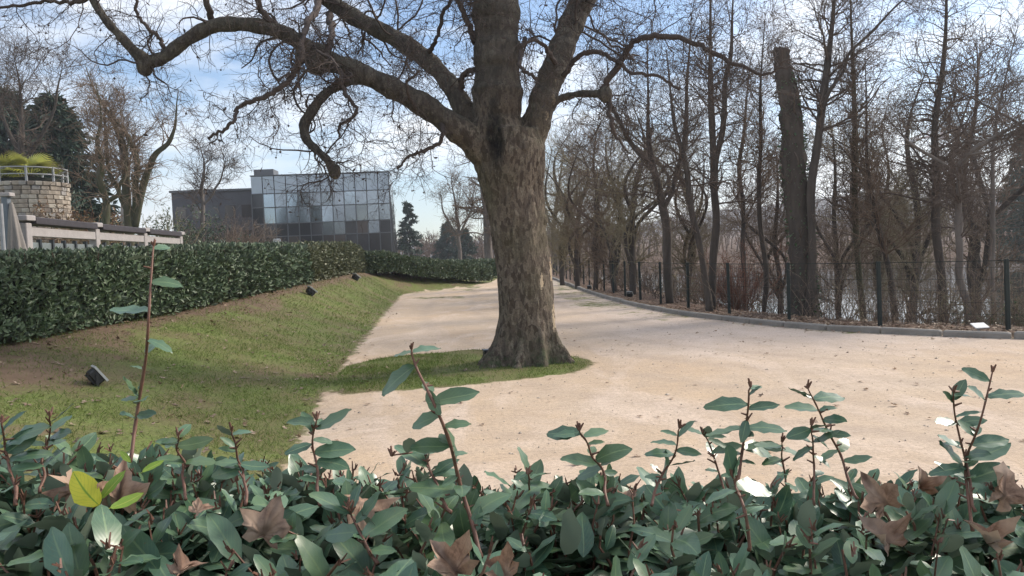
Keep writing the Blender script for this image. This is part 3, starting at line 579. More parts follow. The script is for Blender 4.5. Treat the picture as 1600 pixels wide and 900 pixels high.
    def res(p, r): c = catmull(np.column_stack([p, r]), Kp); PP.append(c[:, :3]); PR.append(c[:, 3])
    for k, (p, r) in enumerate(paths):
        if k in (1, 3): res(p[len(p) // 3:], r[len(r) // 3:])
        elif k in (0, 4): res(p[len(p) // 2:], r[len(r) // 2:])
        else: res(p, r)
    for k, pts in enumerate(THIN):
        p, r = px_path(pts, len(pts) * 5); r = r * .78; rg = np.random.default_rng(k); p[1:-1] += rg.normal(size=(len(p) - 2, 3)) * 0.012; m = MB(); tubes(m, p - b0, r, 8, cap=True); m.build('branch', MAT['twig_plane'], root, smooth=True); res(p, r)
    PP = np.array(PP); PR = np.array(PR)
    big, bigr = grow(PP, PR, 250, (0.08, 0.98), 1.5, (0.7, 1.5), 12, 0.34, (0, 0, -0.05), 0.22, 0.35, R, 0.007, tropend=(0, 0, -0.03))
    bigr = np.minimum(bigr, 0.017)
    m1, r1 = grow(np.concatenate([big, PP[:, ::3][:, :12]]), np.concatenate([bigr, PR[:, ::3][:, :12] * 0.3]), 1750, (0.1, 1.0), 0.72, (0.5, 1.4), 8, 0.36, (0, 0, -0.04), 0.55, 0.4, R, 0.0045); r1 = np.minimum(r1, 0.0075)
    m2, r2 = grow(m1, r1, 8200, (0.1, 1.0), 0.42, (0.5, 1.4), 5, 0.32, (0, 0, -0.05), 0.6, 0.5, R, 0.0026); r2 = np.minimum(r2, 0.0055)
    m3, r3 = grow(m2, r2, 9500, (0.2, 1.0), 0.24, (0.5, 1.3), 3, 0.3, (0, 0, 0.02), 0.7, 0.6, R, 0.0019)
    m = MB(); tubes(m, big - b0, bigr, 5); tag(m.build('small_branches', MAT['twig_plane'], root, smooth=True), kind='stuff')
    m = MB(); tubes(m, m1 - b0, r1, 3); tubes(m, m2 - b0, r2, 3); tubes(m, m3 - b0, r3, 3); tag(m.build('twigs', MAT['twig_plane'], root), kind='stuff')
    # seed balls and clinging dead leaves
    m = MB(); ends = m2[R.choice(len(m2), 900, replace=False), -1]; n = len(ends)
    drop = ends + np.stack([R.normal(0, .01, n), R.normal(0, .01, n), -R.uniform(0.03, .12, n)], -1)
    tubes(m, np.stack([ends, drop], 1) - b0, np.full((n, 2), 0.0015), 3)
    OV = np.array([[1, 0, 0], [-1, 0, 0], [0, 1, 0], [0, -1, 0], [0, 0, 1], [0, 0, -1]], float); OF = np.array([[0, 2, 4], [2, 1, 4], [1, 3, 4], [3, 0, 4], [2, 0, 5], [1, 2, 5], [3, 1, 5], [0, 3, 5]])
    s = R.uniform(0.010, 0.020, n); nb = int(n * .6)
    m.add((OV[None] * s[:nb, None, None] + drop[:nb, None] - b0).reshape(-1, 3), (OF[None] + 6 * np.arange(nb)[:, None, None]).reshape(-1, 3))
    leaf_batch(m, LT_LOW[1], drop[nb:] - b0, frames(R.normal(size=(n - nb, 3)) + (0, 0, -1), R.normal(size=(n - nb, 3))), R.uniform(0.04, 0.08, n - nb), R.random(n - nb))
    tag(m.build('seed_balls', MAT['twig_plane'], root), kind='stuff')
plane_tree()

# ------------------------------------------------------------------ generic bare tree
def bare_tree(name, label, stems, twig='twig_grey', bark='bark_dark', group=None, n=(26, 170, 700), ln=(1.6, 0.75, 0.4), ang=(0.6, 1.25), trop=0.05, wander=0.2, start=0.3, seed=0, specks=0, sides=8, rmin=0.0035, cat='tree', mult=1.0):
    """stems: list of pixel paths (u, v, radius px, depth); first point is the foot"""
    R = np.random.default_rng(1000 + seed); paths = [(p_, r_ * 0.68) for p_, r_ in (px_path(s, 16) for s in stems)]
    f = paths[0][0][0]; z = z_at(f[0], f[1]); b0 = np.array([f[0], f[1], z])
    p0, r0 = paths[0]
    if p0[0, 2] > z: p0 = np.concatenate([[[p0[0, 0], p0[0, 1], z - 0.1]], p0]); r0 = np.concatenate([[r0[0] * 1.25], r0]); paths[0] = (p0, r0)
    root = tag(empty(name, b0), label, cat, group)
    for k, (p, r) in enumerate(paths):
        c = catmull(np.column_stack([p, r * np.interp(np.linspace(0, 1, len(r)), [0, .65, 1], [1, 1, .3])]), 26); w = c[:, :3].copy(); kn = R.normal(size=(8, 3)) * (0.045 * min(b0[1] / 18, 1.1)) * (1, 1, .2); kn[0] = 0; w += catmull(kn, 26)
        m = MB(); tubes(m, w - b0, np.maximum(c[:, 3], .004) * (1 + 0.05 * R.normal(size=26)), sides, cap=True); m.build('trunk' if k == 0 else 'limb', MAT[bark], root, smooth=True)
        paths[k] = (w, c[:, 3])
    n = (int(n[0] * 1.5 * mult), int(n[1] * 2.0 * mult), int(n[2] * 1.55 * mult))
    PP = np.array([p for p, r in paths]); PR = np.array([r for p, r in paths])
    a, ra = grow(PP, PR, n[0], (start, 1.0), ln[0], ang, 8, wander, (0, 0, trop), 0.30, 0.3, R, rmin * 1.8, inherit=0); ra = np.minimum(ra, 0.022 * max(1, b0[1] / 26))
    b, rb = grow(np.concatenate([a, PP[:, -8:]]), np.concatenate([ra, PR[:, -8:] * .4]), n[1], (0.15, 1.0), ln[1], ang, 5 if b0[1] < 25 else 4, wander, (0, 0, trop * .8), 0.55, 0.4, R, rmin * 1.3)
    c, rc = grow(b, rb, n[2], (0.15, 1.0), ln[2], (0.5, 1.2), 3 if b0[1] < 25 else 2, wander, (0, 0, trop * .5), 0.6, 0.6, R, rmin)
    m = MB(); tubes(m, a - b0, ra, 4); tubes(m, b - b0, rb, 3); tubes(m, c - b0, rc, 3)
    if specks:
        q = c[R.choice(len(c), specks), -1] - b0; OV = np.array([[1, 0, 0], [-.5, .87, 0], [-.5, -.87, 0], [0, 0, -1.8]]); OF = np.array([[0, 1, 2], [0, 3, 1], [1, 3, 2], [2, 3, 0]])
        s = R.uniform(0.012, 0.024, specks); m.add((OV[None] * s[:, None, None] + q[:, None]).reshape(-1, 3), (OF[None] + 4 * np.arange(specks)[:, None, None]).reshape(-1, 3))
    tag(m.build('crown', MAT[twig], root), kind='stuff'); return root
GR = 'bare trees between the fence and the water'
def right_trees():
    T = bare_tree
    # the sawn-off trunk
    R = np.random.default_rng(5); pts = [(1254, 520, 31, 18), (1255, 470, 27, 18), (1254, 400, 25, 18), (1249, 330, 24, 18), (1243, 280, 24, 18), (1240, 240, 23, 18), (1236, 190, 21, 18), (1230, 140, 19, 18), (1224, 105, 16, 18), (1221, 77, 14, 18)]
    p, r = px_path(pts, 60); r = r * .78 * (1 + 0.05 * R.normal(size=60)); b0 = np.array([p[0, 0], p[0, 1], z_at(p[0, 0], p[0, 1])]); p[0, 2] = b0[2] - 0.1
    root = tag(empty('sawn_trunk', b0), 'thick dark trunk sawn off at the top, behind the fence', 'tree')
    m = MB(); sd = 18; a = np.arange(sd) * 2 * math.pi / sd
    V = np.array([[(c[0] + rr * (1 + .10 * math.sin(3 * x + k * .21) + .07 * math.sin(7 * x + k * .5) + .05 * R.normal()) * math.cos(x), c[1] + rr * math.sin(x), c[2]) for x in a] for k, (c, rr) in enumerate(zip(p, r))])
    V[-1, :, 2] += -0.25 * (V[-1, :, 0] - p[-1, 0]) ; V[-1] += R.normal(size=V[-1].shape) * 0.012
    i, j = np.meshgrid(np.arange(59), np.arange(sd), indexing='ij'); m.add(V.reshape(-1, 3) - b0, np.stack([i * sd + j, i * sd + (j + 1) % sd, (i + 1) * sd + (j + 1) % sd, (i + 1) * sd + j], -1).reshape(-1, 4)); m.build('trunk', MAT['bark_dark'], root, smooth=True)
    m = MB(); top = V[-1] - b0; m.add(np.concatenate([top * [1, 1, 1] + (0, 0, .004), [top.mean(0) + (0, 0, .01)]]), [[k, (k + 1) % sd, sd] for k in range(sd)]); m.build('cut_face', MAT['cut_wood'], root)
    # ivy and epicormic twigs on it
    q = p[R.integers(4, 58, 90)]; w, rw = grow(p[None, ::3][:, :20], r[None, ::3][:, :20], 130, (0.15, .98), 0.9, (0.6, 1.2), 7, .25, (0, 0, .12), .08, .4, R, 0.006); rw = np.minimum(rw, .012); w2, rw2 = grow(w, rw, 500, (.2, 1), .4, (.5, 1.1), 4, .25, (0, 0, .05), .6, .6, R, .003)
    m = MB(); tubes(m, w - b0, rw, 4); tubes(m, w2 - b0, rw2, 3); tag(m.build('sprouts', MAT['twig_grey'], root), kind='stuff')
    k = R.integers(2, 50, 700); x = R.uniform(0, 6.28, 700); pos = p[k] + np.stack([np.cos(x) * r[k] * 1.06, np.sin(x) * r[k] * 1.06, R.normal(0, .08, 700)], -1)
    m = MB(); leaf_batch(m, LT_LOW[0], pos - b0, frames(np.stack([np.cos(x), np.sin(x), -R.uniform(.2, 1.2, 700)], -1), R.normal(size=(700, 3))), R.uniform(.05, .10, 700), R.random(700)); tag(m.build('ivy', MAT['ivy_leaf'], root), kind='stuff')
    T('bare_tree', 'slender dark stem rising close against the right side of the sawn-off trunk', [[(1262, 505, 10, 17.6), (1264, 400, 9, 17.6), (1266, 300, 10, 17.6), (1276, 225, 10, 17.7), (1287, 150, 9, 17.8), (1294, 80, 8, 17.9), (1300, 0, 7, 18), (1306, -120, 4, 18.2)], [(1282, 180, 6, 17.7), (1310, 120, 4, 17.5), (1345, 70, 3.4, 17.3), (1400, 10, 2.5, 17.1), (1440, -30, 2, 17)]], group=GR, n=(40, 300, 1300), ln=(2.0, .9, .45), seed=1, specks=350, start=.45)
    T('bare_tree', 'twin-stemmed dark tree with straight upright poles, left of the sawn-off trunk', [[(1112, 490, 10, 19.5), (1113, 400, 9, 19.5), (1116, 330, 9, 19.5), (1116, 260, 8, 19.5), (1112, 150, 7, 19.6), (1110, 60, 6, 19.7), (1108, -60, 4, 19.8)], [(1117, 290, 7, 19.5), (1128, 220, 6.5, 19.4), (1136, 150, 6, 19.3), (1142, 70, 5, 19.3), (1147, -40, 3.5, 19.2)]], group=GR, n=(46, 330, 1400), ln=(1.7, .8, .42), trop=.02, seed=2, specks=500, start=.3)
    T('bare_tree', 'dark tree with crooked trunk forking low, behind the fence nearest the big trunk', [[(1047, 480, 10, 22), (1043, 400, 10, 22), (1036, 340, 10, 22), (1026, 275, 9, 22), (1020, 230, 7, 22), (1015, 160, 5, 22), (1008, 60, 3.5, 22)], [(1026, 280, 7, 22), (1000, 240, 6, 21.8), (975, 205, 5, 21.6), (955, 150, 4, 21.4), (948, 80, 3, 21.2)], [(1034, 330, 6, 22), (1055, 280, 5, 22), (1068, 210, 5, 22), (1075, 120, 4, 22), (1085, 20, 3, 22)]], group=GR, n=(60, 420, 1600), ln=(2.0, .9, .45), seed=3, specks=300)
    T('bare_tree', 'thin trunk leaning left beside the twin-stemmed tree', [[(1108, 470, 8, 18.8), (1096, 400, 7, 18.8), (1082, 320, 7, 18.8), (1066, 240, 6, 18.9), (1050, 170, 5, 19), (1040, 80, 4, 19.2)]], group=GR, n=(30, 220, 800), seed=4, ln=(1.5, .8, .4))
    T('bare_tree', 'slim straight tree clad in ivy, first to the right of the sawn-off trunk', [[(1350, 505, 8, 19), (1345, 420, 7, 19), (1340, 330, 7, 19), (1336, 240, 6.5, 19), (1333, 150, 6, 19), (1331, 60, 5, 19), (1324, -60, 3.5, 19)]], bark='bark_ivy', group=GR, n=(44, 320, 1300), seed=5, specks=500, ln=(1.7, .85, .42), start=.25)
    T('bare_tree', 'tall straight single-stemmed tree with thin level branches, at far right', [[(1472, 505, 11, 17), (1466, 420, 10, 17), (1460, 340, 10, 17), (1463, 260, 8.5, 17), (1468, 180, 7, 17), (1473, 90, 6, 17), (1476, 0, 5, 17), (1479, -100, 3, 17)]], group=GR, n=(60, 380, 1600), ln=(1.8, .8, .4), ang=(1.0, 1.5), trop=.0, seed=6, specks=700, start=.35)
    T('bare_tree', 'low grey tree forking into two long slanting boughs, rightmost behind the fence', [[(1512, 500, 9, 15.5), (1505, 430, 8, 15.5), (1498, 370, 8, 15.5), (1494, 310, 8, 15.5), (1492, 262, 7, 15.5)], [(1493, 262, 6.5, 15.5), (1512, 240, 6, 15.4), (1545, 222, 5.5, 15.3), (1580, 200, 5, 15.2), (1630, 165, 4, 15)], [(1492, 270, 4.5, 15.5), (1470, 250, 4, 15.6), (1440, 238, 3.6, 15.7), (1415, 218, 3, 15.8), (1400, 190, 2.2, 15.9)], [(1510, 242, 3.5, 15.4), (1550, 236, 3, 15.2), (1590, 205, 2.5, 15)]], bark='bark_grey', group=GR, n=(40, 260, 800), ln=(1.1, .6, .35), seed=7, start=.5)
    T('bare_tree', 'thin brownish pole standing just left of the sawn-off trunk', [[(1192, 500, 6, 20), (1190, 400, 6, 20), (1189, 300, 5.5, 20), (1190, 210, 4.5, 20), (1188, 120, 3.5, 20), (1192, 20, 2.5, 20)]], twig='twig_brown', group=GR, n=(34, 260, 1000), seed=8, specks=400, ln=(1.4, .7, .4), start=.35)
    T('bare_tree', 'thin stem arching left, between the ivy-clad tree and the tall straight tree', [[(1400, 505, 8, 18), (1392, 430, 7, 18), (1375, 360, 6, 18), (1360, 290, 5, 18), (1352, 200, 4, 18), (1350, 90, 3, 18)]], twig='twig_brown', group=GR, n=(36, 300, 1100), seed=9, ln=(1.6, .8, .4), specks=300)
    T('bare_tree', 'pale slim tree near the right edge of the photo with crossing branches', [[(1556, 490, 6, 21), (1553, 400, 5.5, 21), (1550, 320, 5, 21), (1548, 240, 4, 21), (1560, 150, 3.2, 21), (1585, 40, 2.4, 21)]], bark='bark_grey', group=GR, n=(36, 260, 900), seed=10, ln=(1.7, .8, .42))
    T('bare_tree', 'spindly tree far behind, between the thin pole and the twin-stemmed tree', [[(1165, 470, 6, 27), (1163, 380, 5.5, 27), (1160, 280, 5, 27), (1166, 190, 4, 27), (1170, 90, 2.8, 27)]], twig='twig_brown', group=GR, n=(40, 300, 1100), seed=11, ln=(2.0, 1.0, .55), rmin=.005)
    protos = []
    for k, (u, d, top, lb, tw) in enumerate(((880, 38, 190, 'dense brown thicket tree showing just right of the big trunk', 'twig_olive'), (905, 34, 215, 'olive brown bushy tree, second from the big trunk behind the fence', 'twig_olive'), (932, 31, 170, 'grey brown bushy tree, third from the big trunk behind the fence', 'twig_brown'), (962, 29, 200, 'brown bushy tree behind the fence where its posts stand closest', 'twig_brown'), (992, 27, 150, 'bushy leafless tree to the left of the crooked forking trunk', 'twig_grey'), (1075, 31, 170, 'hazy leafless tree seen through the leaning thin trunk', 'twig_brown'), (1220, 30, 220, 'hazy bushy tree mostly hidden behind the sawn-off trunk', 'twig_grey'), (1312, 28, 160, 'bushy leafless tree in the gap right of the slender dark stem', 'twig_brown'), (1375, 31, 190, 'dark dense tree crown left of the distant crane', 'twig_grey'), (1430, 26, 100, 'twiggy tree rising in front of the distant crane', 'twig_grey'), (1525, 27, 60, 'fine-twigged tree behind the slanting boughs at far right', 'twig_grey'))):
        R = np.random.default_rng(50 + k); s = [[(u + R.normal(0, 3), 470, 7, d), (u + R.normal(0, 5), 400, 6, d), (u + R.normal(0, 8), 330, 5, d), (u + R.normal(0, 12), (330 + top) / 2, 3.5, d), (u + R.normal(0, 16), top, 1.6, d)]]
        for q in range(3): s.append([(u, 430, 4, d), (u + R.normal(0, 12), 370, 3.5, d + R.normal(0, .5)), (u + R.normal(0, 26), 310, 3, d + R.normal(0, .8)), (u + R.normal(0, 36), 260 - (300 - top) * .3, 1.5, d + R.normal(0, 1))])
        g_ = 'bushy leafless trees farther behind the fence'; foot = px_path(s[0], 16)[0][0]; hgt = px_path(s[0], 16)[0][-1, 2] - z_at(foot[0], foot[1])
        if k < 4: protos.append((T('bushy_tree', lb, s, twig=tw, bark='bark_dark', group=g_, n=(70, 520, 1700), ln=(2.0, 1.1, .6), seed=20 + k, start=.08, trop=.07, rmin=.0055, sides=6, mult=.8), hgt)); continue
        src, h0 = protos[(k * 3 + 1) % 4]; o = src.copy(); COL.objects.link(o); o.location = (foot[0], foot[1], z_at(foot[0], foot[1])); o.rotation_euler = (0, 0, R.uniform(0, 6.28)); sc_ = hgt / h0; o.scale = (sc_ * .9, sc_ * .9, sc_); o['label'] = lb
        for ch in list(src.children): c_ = ch.copy(); COL.objects.link(c_); c_.parent = o
right_trees()

# ------------------------------------------------------------------ undergrowth, ivy, far wood
def undergrowth():
    R = np.random.default_rng(77); mb = {'twig_brown': MB(), 'twig_grey': MB(), 'twig_olive': MB()}; n = 240
    s = R.random(n) ** 1.2; seg = np.linspace(0, 1, len(KERB)); k = (20 + s * 85).astype(int); d = 1.1 + R.gamma(1.6, 2.0, n)
    dk = np.diff(KERB, axis=0); nn = nrm(np.stack([-dk[:, 1], dk[:, 0]], -1)); q = KERB[k] + nn[k] * d[:, None] + R.normal(0, .3, (n, 2))
    keep = (q[:, 1] > 9); q = q[keep]; n = len(q); z = height(q[:, 0], q[:, 1])
    base = np.column_stack([q, z - .05]); sel = R.choice(['twig_brown', 'twig_grey', 'twig_olive'], n, p=[.45, .4, .15])
    for nm, m in mb.items():
        b = base[sel == nm]; M = len(b) * 7; i = np.repeat(np.arange(len(b)), 7)
        pts = [b[i] + np.column_stack([R.normal(0, .15, (M, 2)), np.zeros(M)])]; dr = nrm(np.column_stack([R.normal(0, .45, (M, 2)), np.ones(M)])); ln = R.uniform(.4, 1.0, M) * np.where(R.random(M) < .35, 2.6, 1.3)
        for _ in range(5): dr = nrm(dr + R.normal(0, .18, (M, 3))); pts.append(pts[-1] + dr * (ln / 5)[:, None])
        p = np.stack(pts, 1); r = R.uniform(.004, .010, M)[:, None] * np.linspace(1, .3, 6)[None]; far = np.clip(b[i, 1] / 16, 1, 2)[:, None]; r = r * far
        tubes(m, p, r, 3)
        c, rc = grow(p, r, M * 4, (.2, 1), .6, (.4, 1.2), 3, .22, (0, 0, .03), .6, .5, R, .003); tubes(m, c, rc, 3)
        tag(m.build('undergrowth', MAT[nm]), {'twig_brown': 'tangle of brown leafless scrub behind the fence', 'twig_grey': 'tangle of grey leafless scrub behind the fence', 'twig_olive': 'tangle of olive stalks and brambles behind the fence'}[nm], 'scrub', None, 'stuff')
    # reddish shrub
    def shrub(name, label, c, w, h, tw, n, seed, leaf=None, nl=0, ls=.08, cat='shrub'):
        R = np.random.default_rng(seed); c = np.array([c[0], c[1], z_at(c[0], c[1])]); root = tag(empty(name, c), label, cat)
        fr = max(1.0, c[1] / 14); M = n; pts = [np.column_stack([R.normal(0, w * .12, (M, 2)), np.full(M, -.05)])]; dr = nrm(np.column_stack([R.normal(0, .55 * w / h, (M, 2)), np.ones(M)])); ln = h * R.uniform(.5, 1.05, M)
        for _ in range(7): dr = nrm(dr + R.normal(0, .13, (M, 3))); pts.append(pts[-1] + dr * (ln / 7)[:, None])
        p = np.stack(pts, 1); r = np.full((M, 1), .012 * h / 2) * np.linspace(1, .3, 8)[None]; m = MB(); tubes(m, p, r, 4); tag(m.build('stems', MAT[tw], root), kind='stuff')
        a, ra = grow(p, r, M * 6, (.2, 1), h * .3, (.4, 1.1), 5, .2, (0, 0, .02), .6, .5, R, .003 * fr); b, rb = grow(a, ra, M * 18, (.2, 1), h * .16, (.4, 1.1), 3, .2, (0, 0, 0), .7, .6, R, .0022 * fr)
        m = MB(); tubes(m, a, ra, 3); tubes(m, b, rb, 3); tag(m.build('twigs', MAT[tw], root), kind='stuff')
        if nl:
            q = np.concatenate([a.reshape(-1, 3), b.reshape(-1, 3)]); q = q[R.choice(len(q), nl)]; m = MB(); leaf_batch(m, LT_LOW[0], q, frames(R.normal(size=(nl, 3)), R.normal(size=(nl, 3)) + (0, 0, 1)), R.uniform(.6, 1.3, nl) * ls, R.random(nl)); tag(m.build('foliage', MAT[leaf], root), kind='stuff')
    g = P(1155, 400, 24); shrub('red_shrub', 'reddish leafless shrub behind the fence left of the sawn-off trunk', g, 2.2, 2.2, 'twig_red', 90, 1)
    g = P(128, 340, 38); shrub('rusty_shrub', 'rusty brown shrub growing beside the stone tower', g, 3.0, 4.2, 'twig_red', 50, 2, 'rust_leaf', 3600, .16)
    g = P(345, 350, 52); shrub('thicket_shrub', 'broad brown leafless thicket in front of the low grey wing', g, 5, 5.2, 'twig_brown', 130, 3)
    g = P(300, 350, 48); shrub('thicket_shrub', 'dark evergreen shrub behind the end of the timber terrace screen', g, 3.4, 4.6, 'twig_grey', 60, 4, 'conifer_leaf', 5000, .16)
    g = P(385, 350, 58); shrub('thicket_shrub', 'brown leafless shrub against the left corner of the glass building', g, 4, 5, 'twig_brown', 110, 5)
    g = P(120, 345, 34); shrub('rusty_shrub', 'low ochre bush right at the foot of the stone tower', g, 2.4, 3.0, 'twig_olive', 50, 6, 'rust_leaf', 2500, .13)
    g = P(250, 350, 42); shrub('thicket_shrub', 'olive ivy-covered bush beside the many-stemmed bare tree', g, 2.6, 4.4, 'twig_olive', 60, 8, 'ivy_leaf', 4000, .13)
    g = P(1590, 440, 15); shrub('bramble', 'bramble mound with green leaves at the right edge by the last fence post', g, 2.0, 1.2, 'twig_olive', 70, 7, 'ivy_leaf', 500, .06)
    # far wood on the opposite bank: reads as one mass
    m = MB(); n = 900; x = R.uniform(-40, 180, n); y = (107 - x * .30) / .95 + R.gamma(1.5, 10, n) + 4; ok = y > 20; x, y = x[ok], y[ok]; n = len(x); z = height(x, y); h = R.uniform(2.8, 5.2, n)
    b = np.column_stack([x, y, z]); K = 6; pts = [b]; dr = np.tile([0, 0, 1.0], (n, 1))
    for _ in range(K - 1): dr = nrm(dr + R.normal(0, .08, (n, 3))); pts.append(pts[-1] + dr * (h / (K - 1))[:, None])
    p = np.stack(pts, 1); r = R.uniform(.08, .16, n)[:, None] * np.linspace(1, .2, K)[None]; tubes(m, p, r, 4)
    a, ra = grow(p, r, n * 8, (.2, 1), 3.0, (.5, 1.1), 4, .2, (0, 0, .1), .6, .4, R, .04); tubes(m, a, ra, 3); c, rc = grow(a, ra, n * 26, (.2, 1), 1.5, (.5, 1.1), 2, .2, (0, 0, .03), .6, .6, R, .034); tubes(m, c, rc, 3)
    tag(m.build('far_wood', MAT['twig_brown']), 'far leafless wood on the opposite bank of the water', 'wood', None, 'stuff')
    return shrub
undergrowth()
def hills():
    m = MB(); n = 160; a = np.linspace(-1.25, 1.25, n); rows = []
    for k, (r, hh) in enumerate(((420, 0), (470, 16), (540, 26), (640, 22), (760, -5))):
        h = hh * (0.65 + 0.7 * fbm(a * 6 + 3, a * 0 + k * .2, 1.0, 31)) * (0.45 + .55 * smooth01((a + .1) / .5)) if hh > 0 else np.full(n, float(hh) - 3); rows.append(np.stack([np.sin(a) * r, np.cos(a) * r, h], -1))
    V = np.array(rows); i, j = np.meshgrid(np.arange(4), np.arange(n - 1), indexing='ij'); m.add(V.reshape(-1, 3), np.stack([i * n + j, i * n + j + 1, (i + 1) * n + j + 1, (i + 1) * n + j], -1).reshape(-1, 4))
    tag(m.build('hills', MAT['hill'], smooth=True), 'low wooded hills on the horizon', None, None, 'structure')
hills()

# ------------------------------------------------------------------ conifers and trees in the left and middle distance
def conifer(name, label, u, vbase, vtop, D, w, seed, dens=1.0, nodding=0.0, leaf='conifer_leaf', cat='tree', z0=None, layer=1.0):
    R = np.random.default_rng(300 + seed); b = P(u, vbase, D); z = z_at(b[0], b[1]); b[2] = z; H = P(u, vtop, D)[2] - z; root = tag(empty(name, b), label, cat)
    t = np.linspace(0, 1, 14); tr = np.column_stack([nodding * np.clip(t - .8, 0, 1) ** 2 * 12, np.zeros(14), t * H]); m = MB(); tubes(m, tr, 0.028 * H * (1.02 - t) * .6 + .01, 8); m.build('trunk', MAT['bark_dark'], root, smooth=True)
    nb = int(150 * dens); tt = R.uniform(.06, .99, nb) ** .9; az = R.uniform(0, 6.28, nb); Lb = w * (1 - tt) ** .75 * R.uniform(.55, 1.1, nb) + .15; o = np.column_stack([np.interp(tt, t, tr[:, 0]), np.zeros(nb), tt * H]); K = 6
    dr = np.column_stack([np.cos(az), np.sin(az), R.uniform(-.15, .35, nb)]); pts = [o]
    for k in range(K - 1): dr = nrm(dr + R.normal(0, .06, (nb, 3)) + (0, 0, -.06)); pts.append(pts[-1] + dr * (Lb / (K - 1))[:, None])
    p = np.stack(pts, 1); m = MB(); tubes(m, p, np.linspace(.05, .01, K)[None] * np.ones((nb, 1)), 4); tag(m.build('boughs', MAT['bark_dark'], root), kind='stuff')
    n = int(9000 * dens); i = R.integers(0, nb, n); f = R.uniform(.15, 1, n) * (K - 1); k = np.minimum(f.astype(int), K - 2); f = (f - k)[:, None]; q = p[i, k] * (1 - f) + p[i, k + 1] * f; tan = nrm(p[i, k + 1] - p[i, k])
    s = layer * R.uniform(.22, .55, n) * (w / 3.0) ** .5; q = q + R.normal(0, .06, (n, 3)) * w / 3; m = MB(); T = hex_leaf(.16, .1, .25)
    leaf_batch(m, T, q, frames(tan + R.normal(0, .7, (n, 3)) + (0, 0, -.15), R.normal(0, .5, (n, 3)) + (0, 0, 1)), s, R.random(n)); tag(m.build('foliage', MAT[leaf], root), kind='stuff')
conifer('conifer', 'tall dark evergreen conifer behind the stone tower', 96, 380, 150, 50, 5.4, 1, 2.2)
conifer('conifer', 'broad dark conifer at the left edge of the photo behind the tower', 22, 380, 140, 58, 6.5, 2, 2.2, leaf='conifer_leaf')
conifer('conifer', 'slim far conifer with a nodding tip just right of the glass building', 641, 395, 312, 105, 2.6, 3, .8, nodding=-1.0)
conifer('conifer', 'hazy low conifer farther right of the glass building', 700, 395, 346, 120, 3.2, 4, .9)
conifer('conifer', 'small hazy conifer seen just left of the big trunk', 728, 398, 358, 110, 2.4, 5, .7)
conifer('conifer', 'dark evergreen leaning in at the right edge of the photo', 1606, 420, 195, 60, 3.6, 6, 1.2)
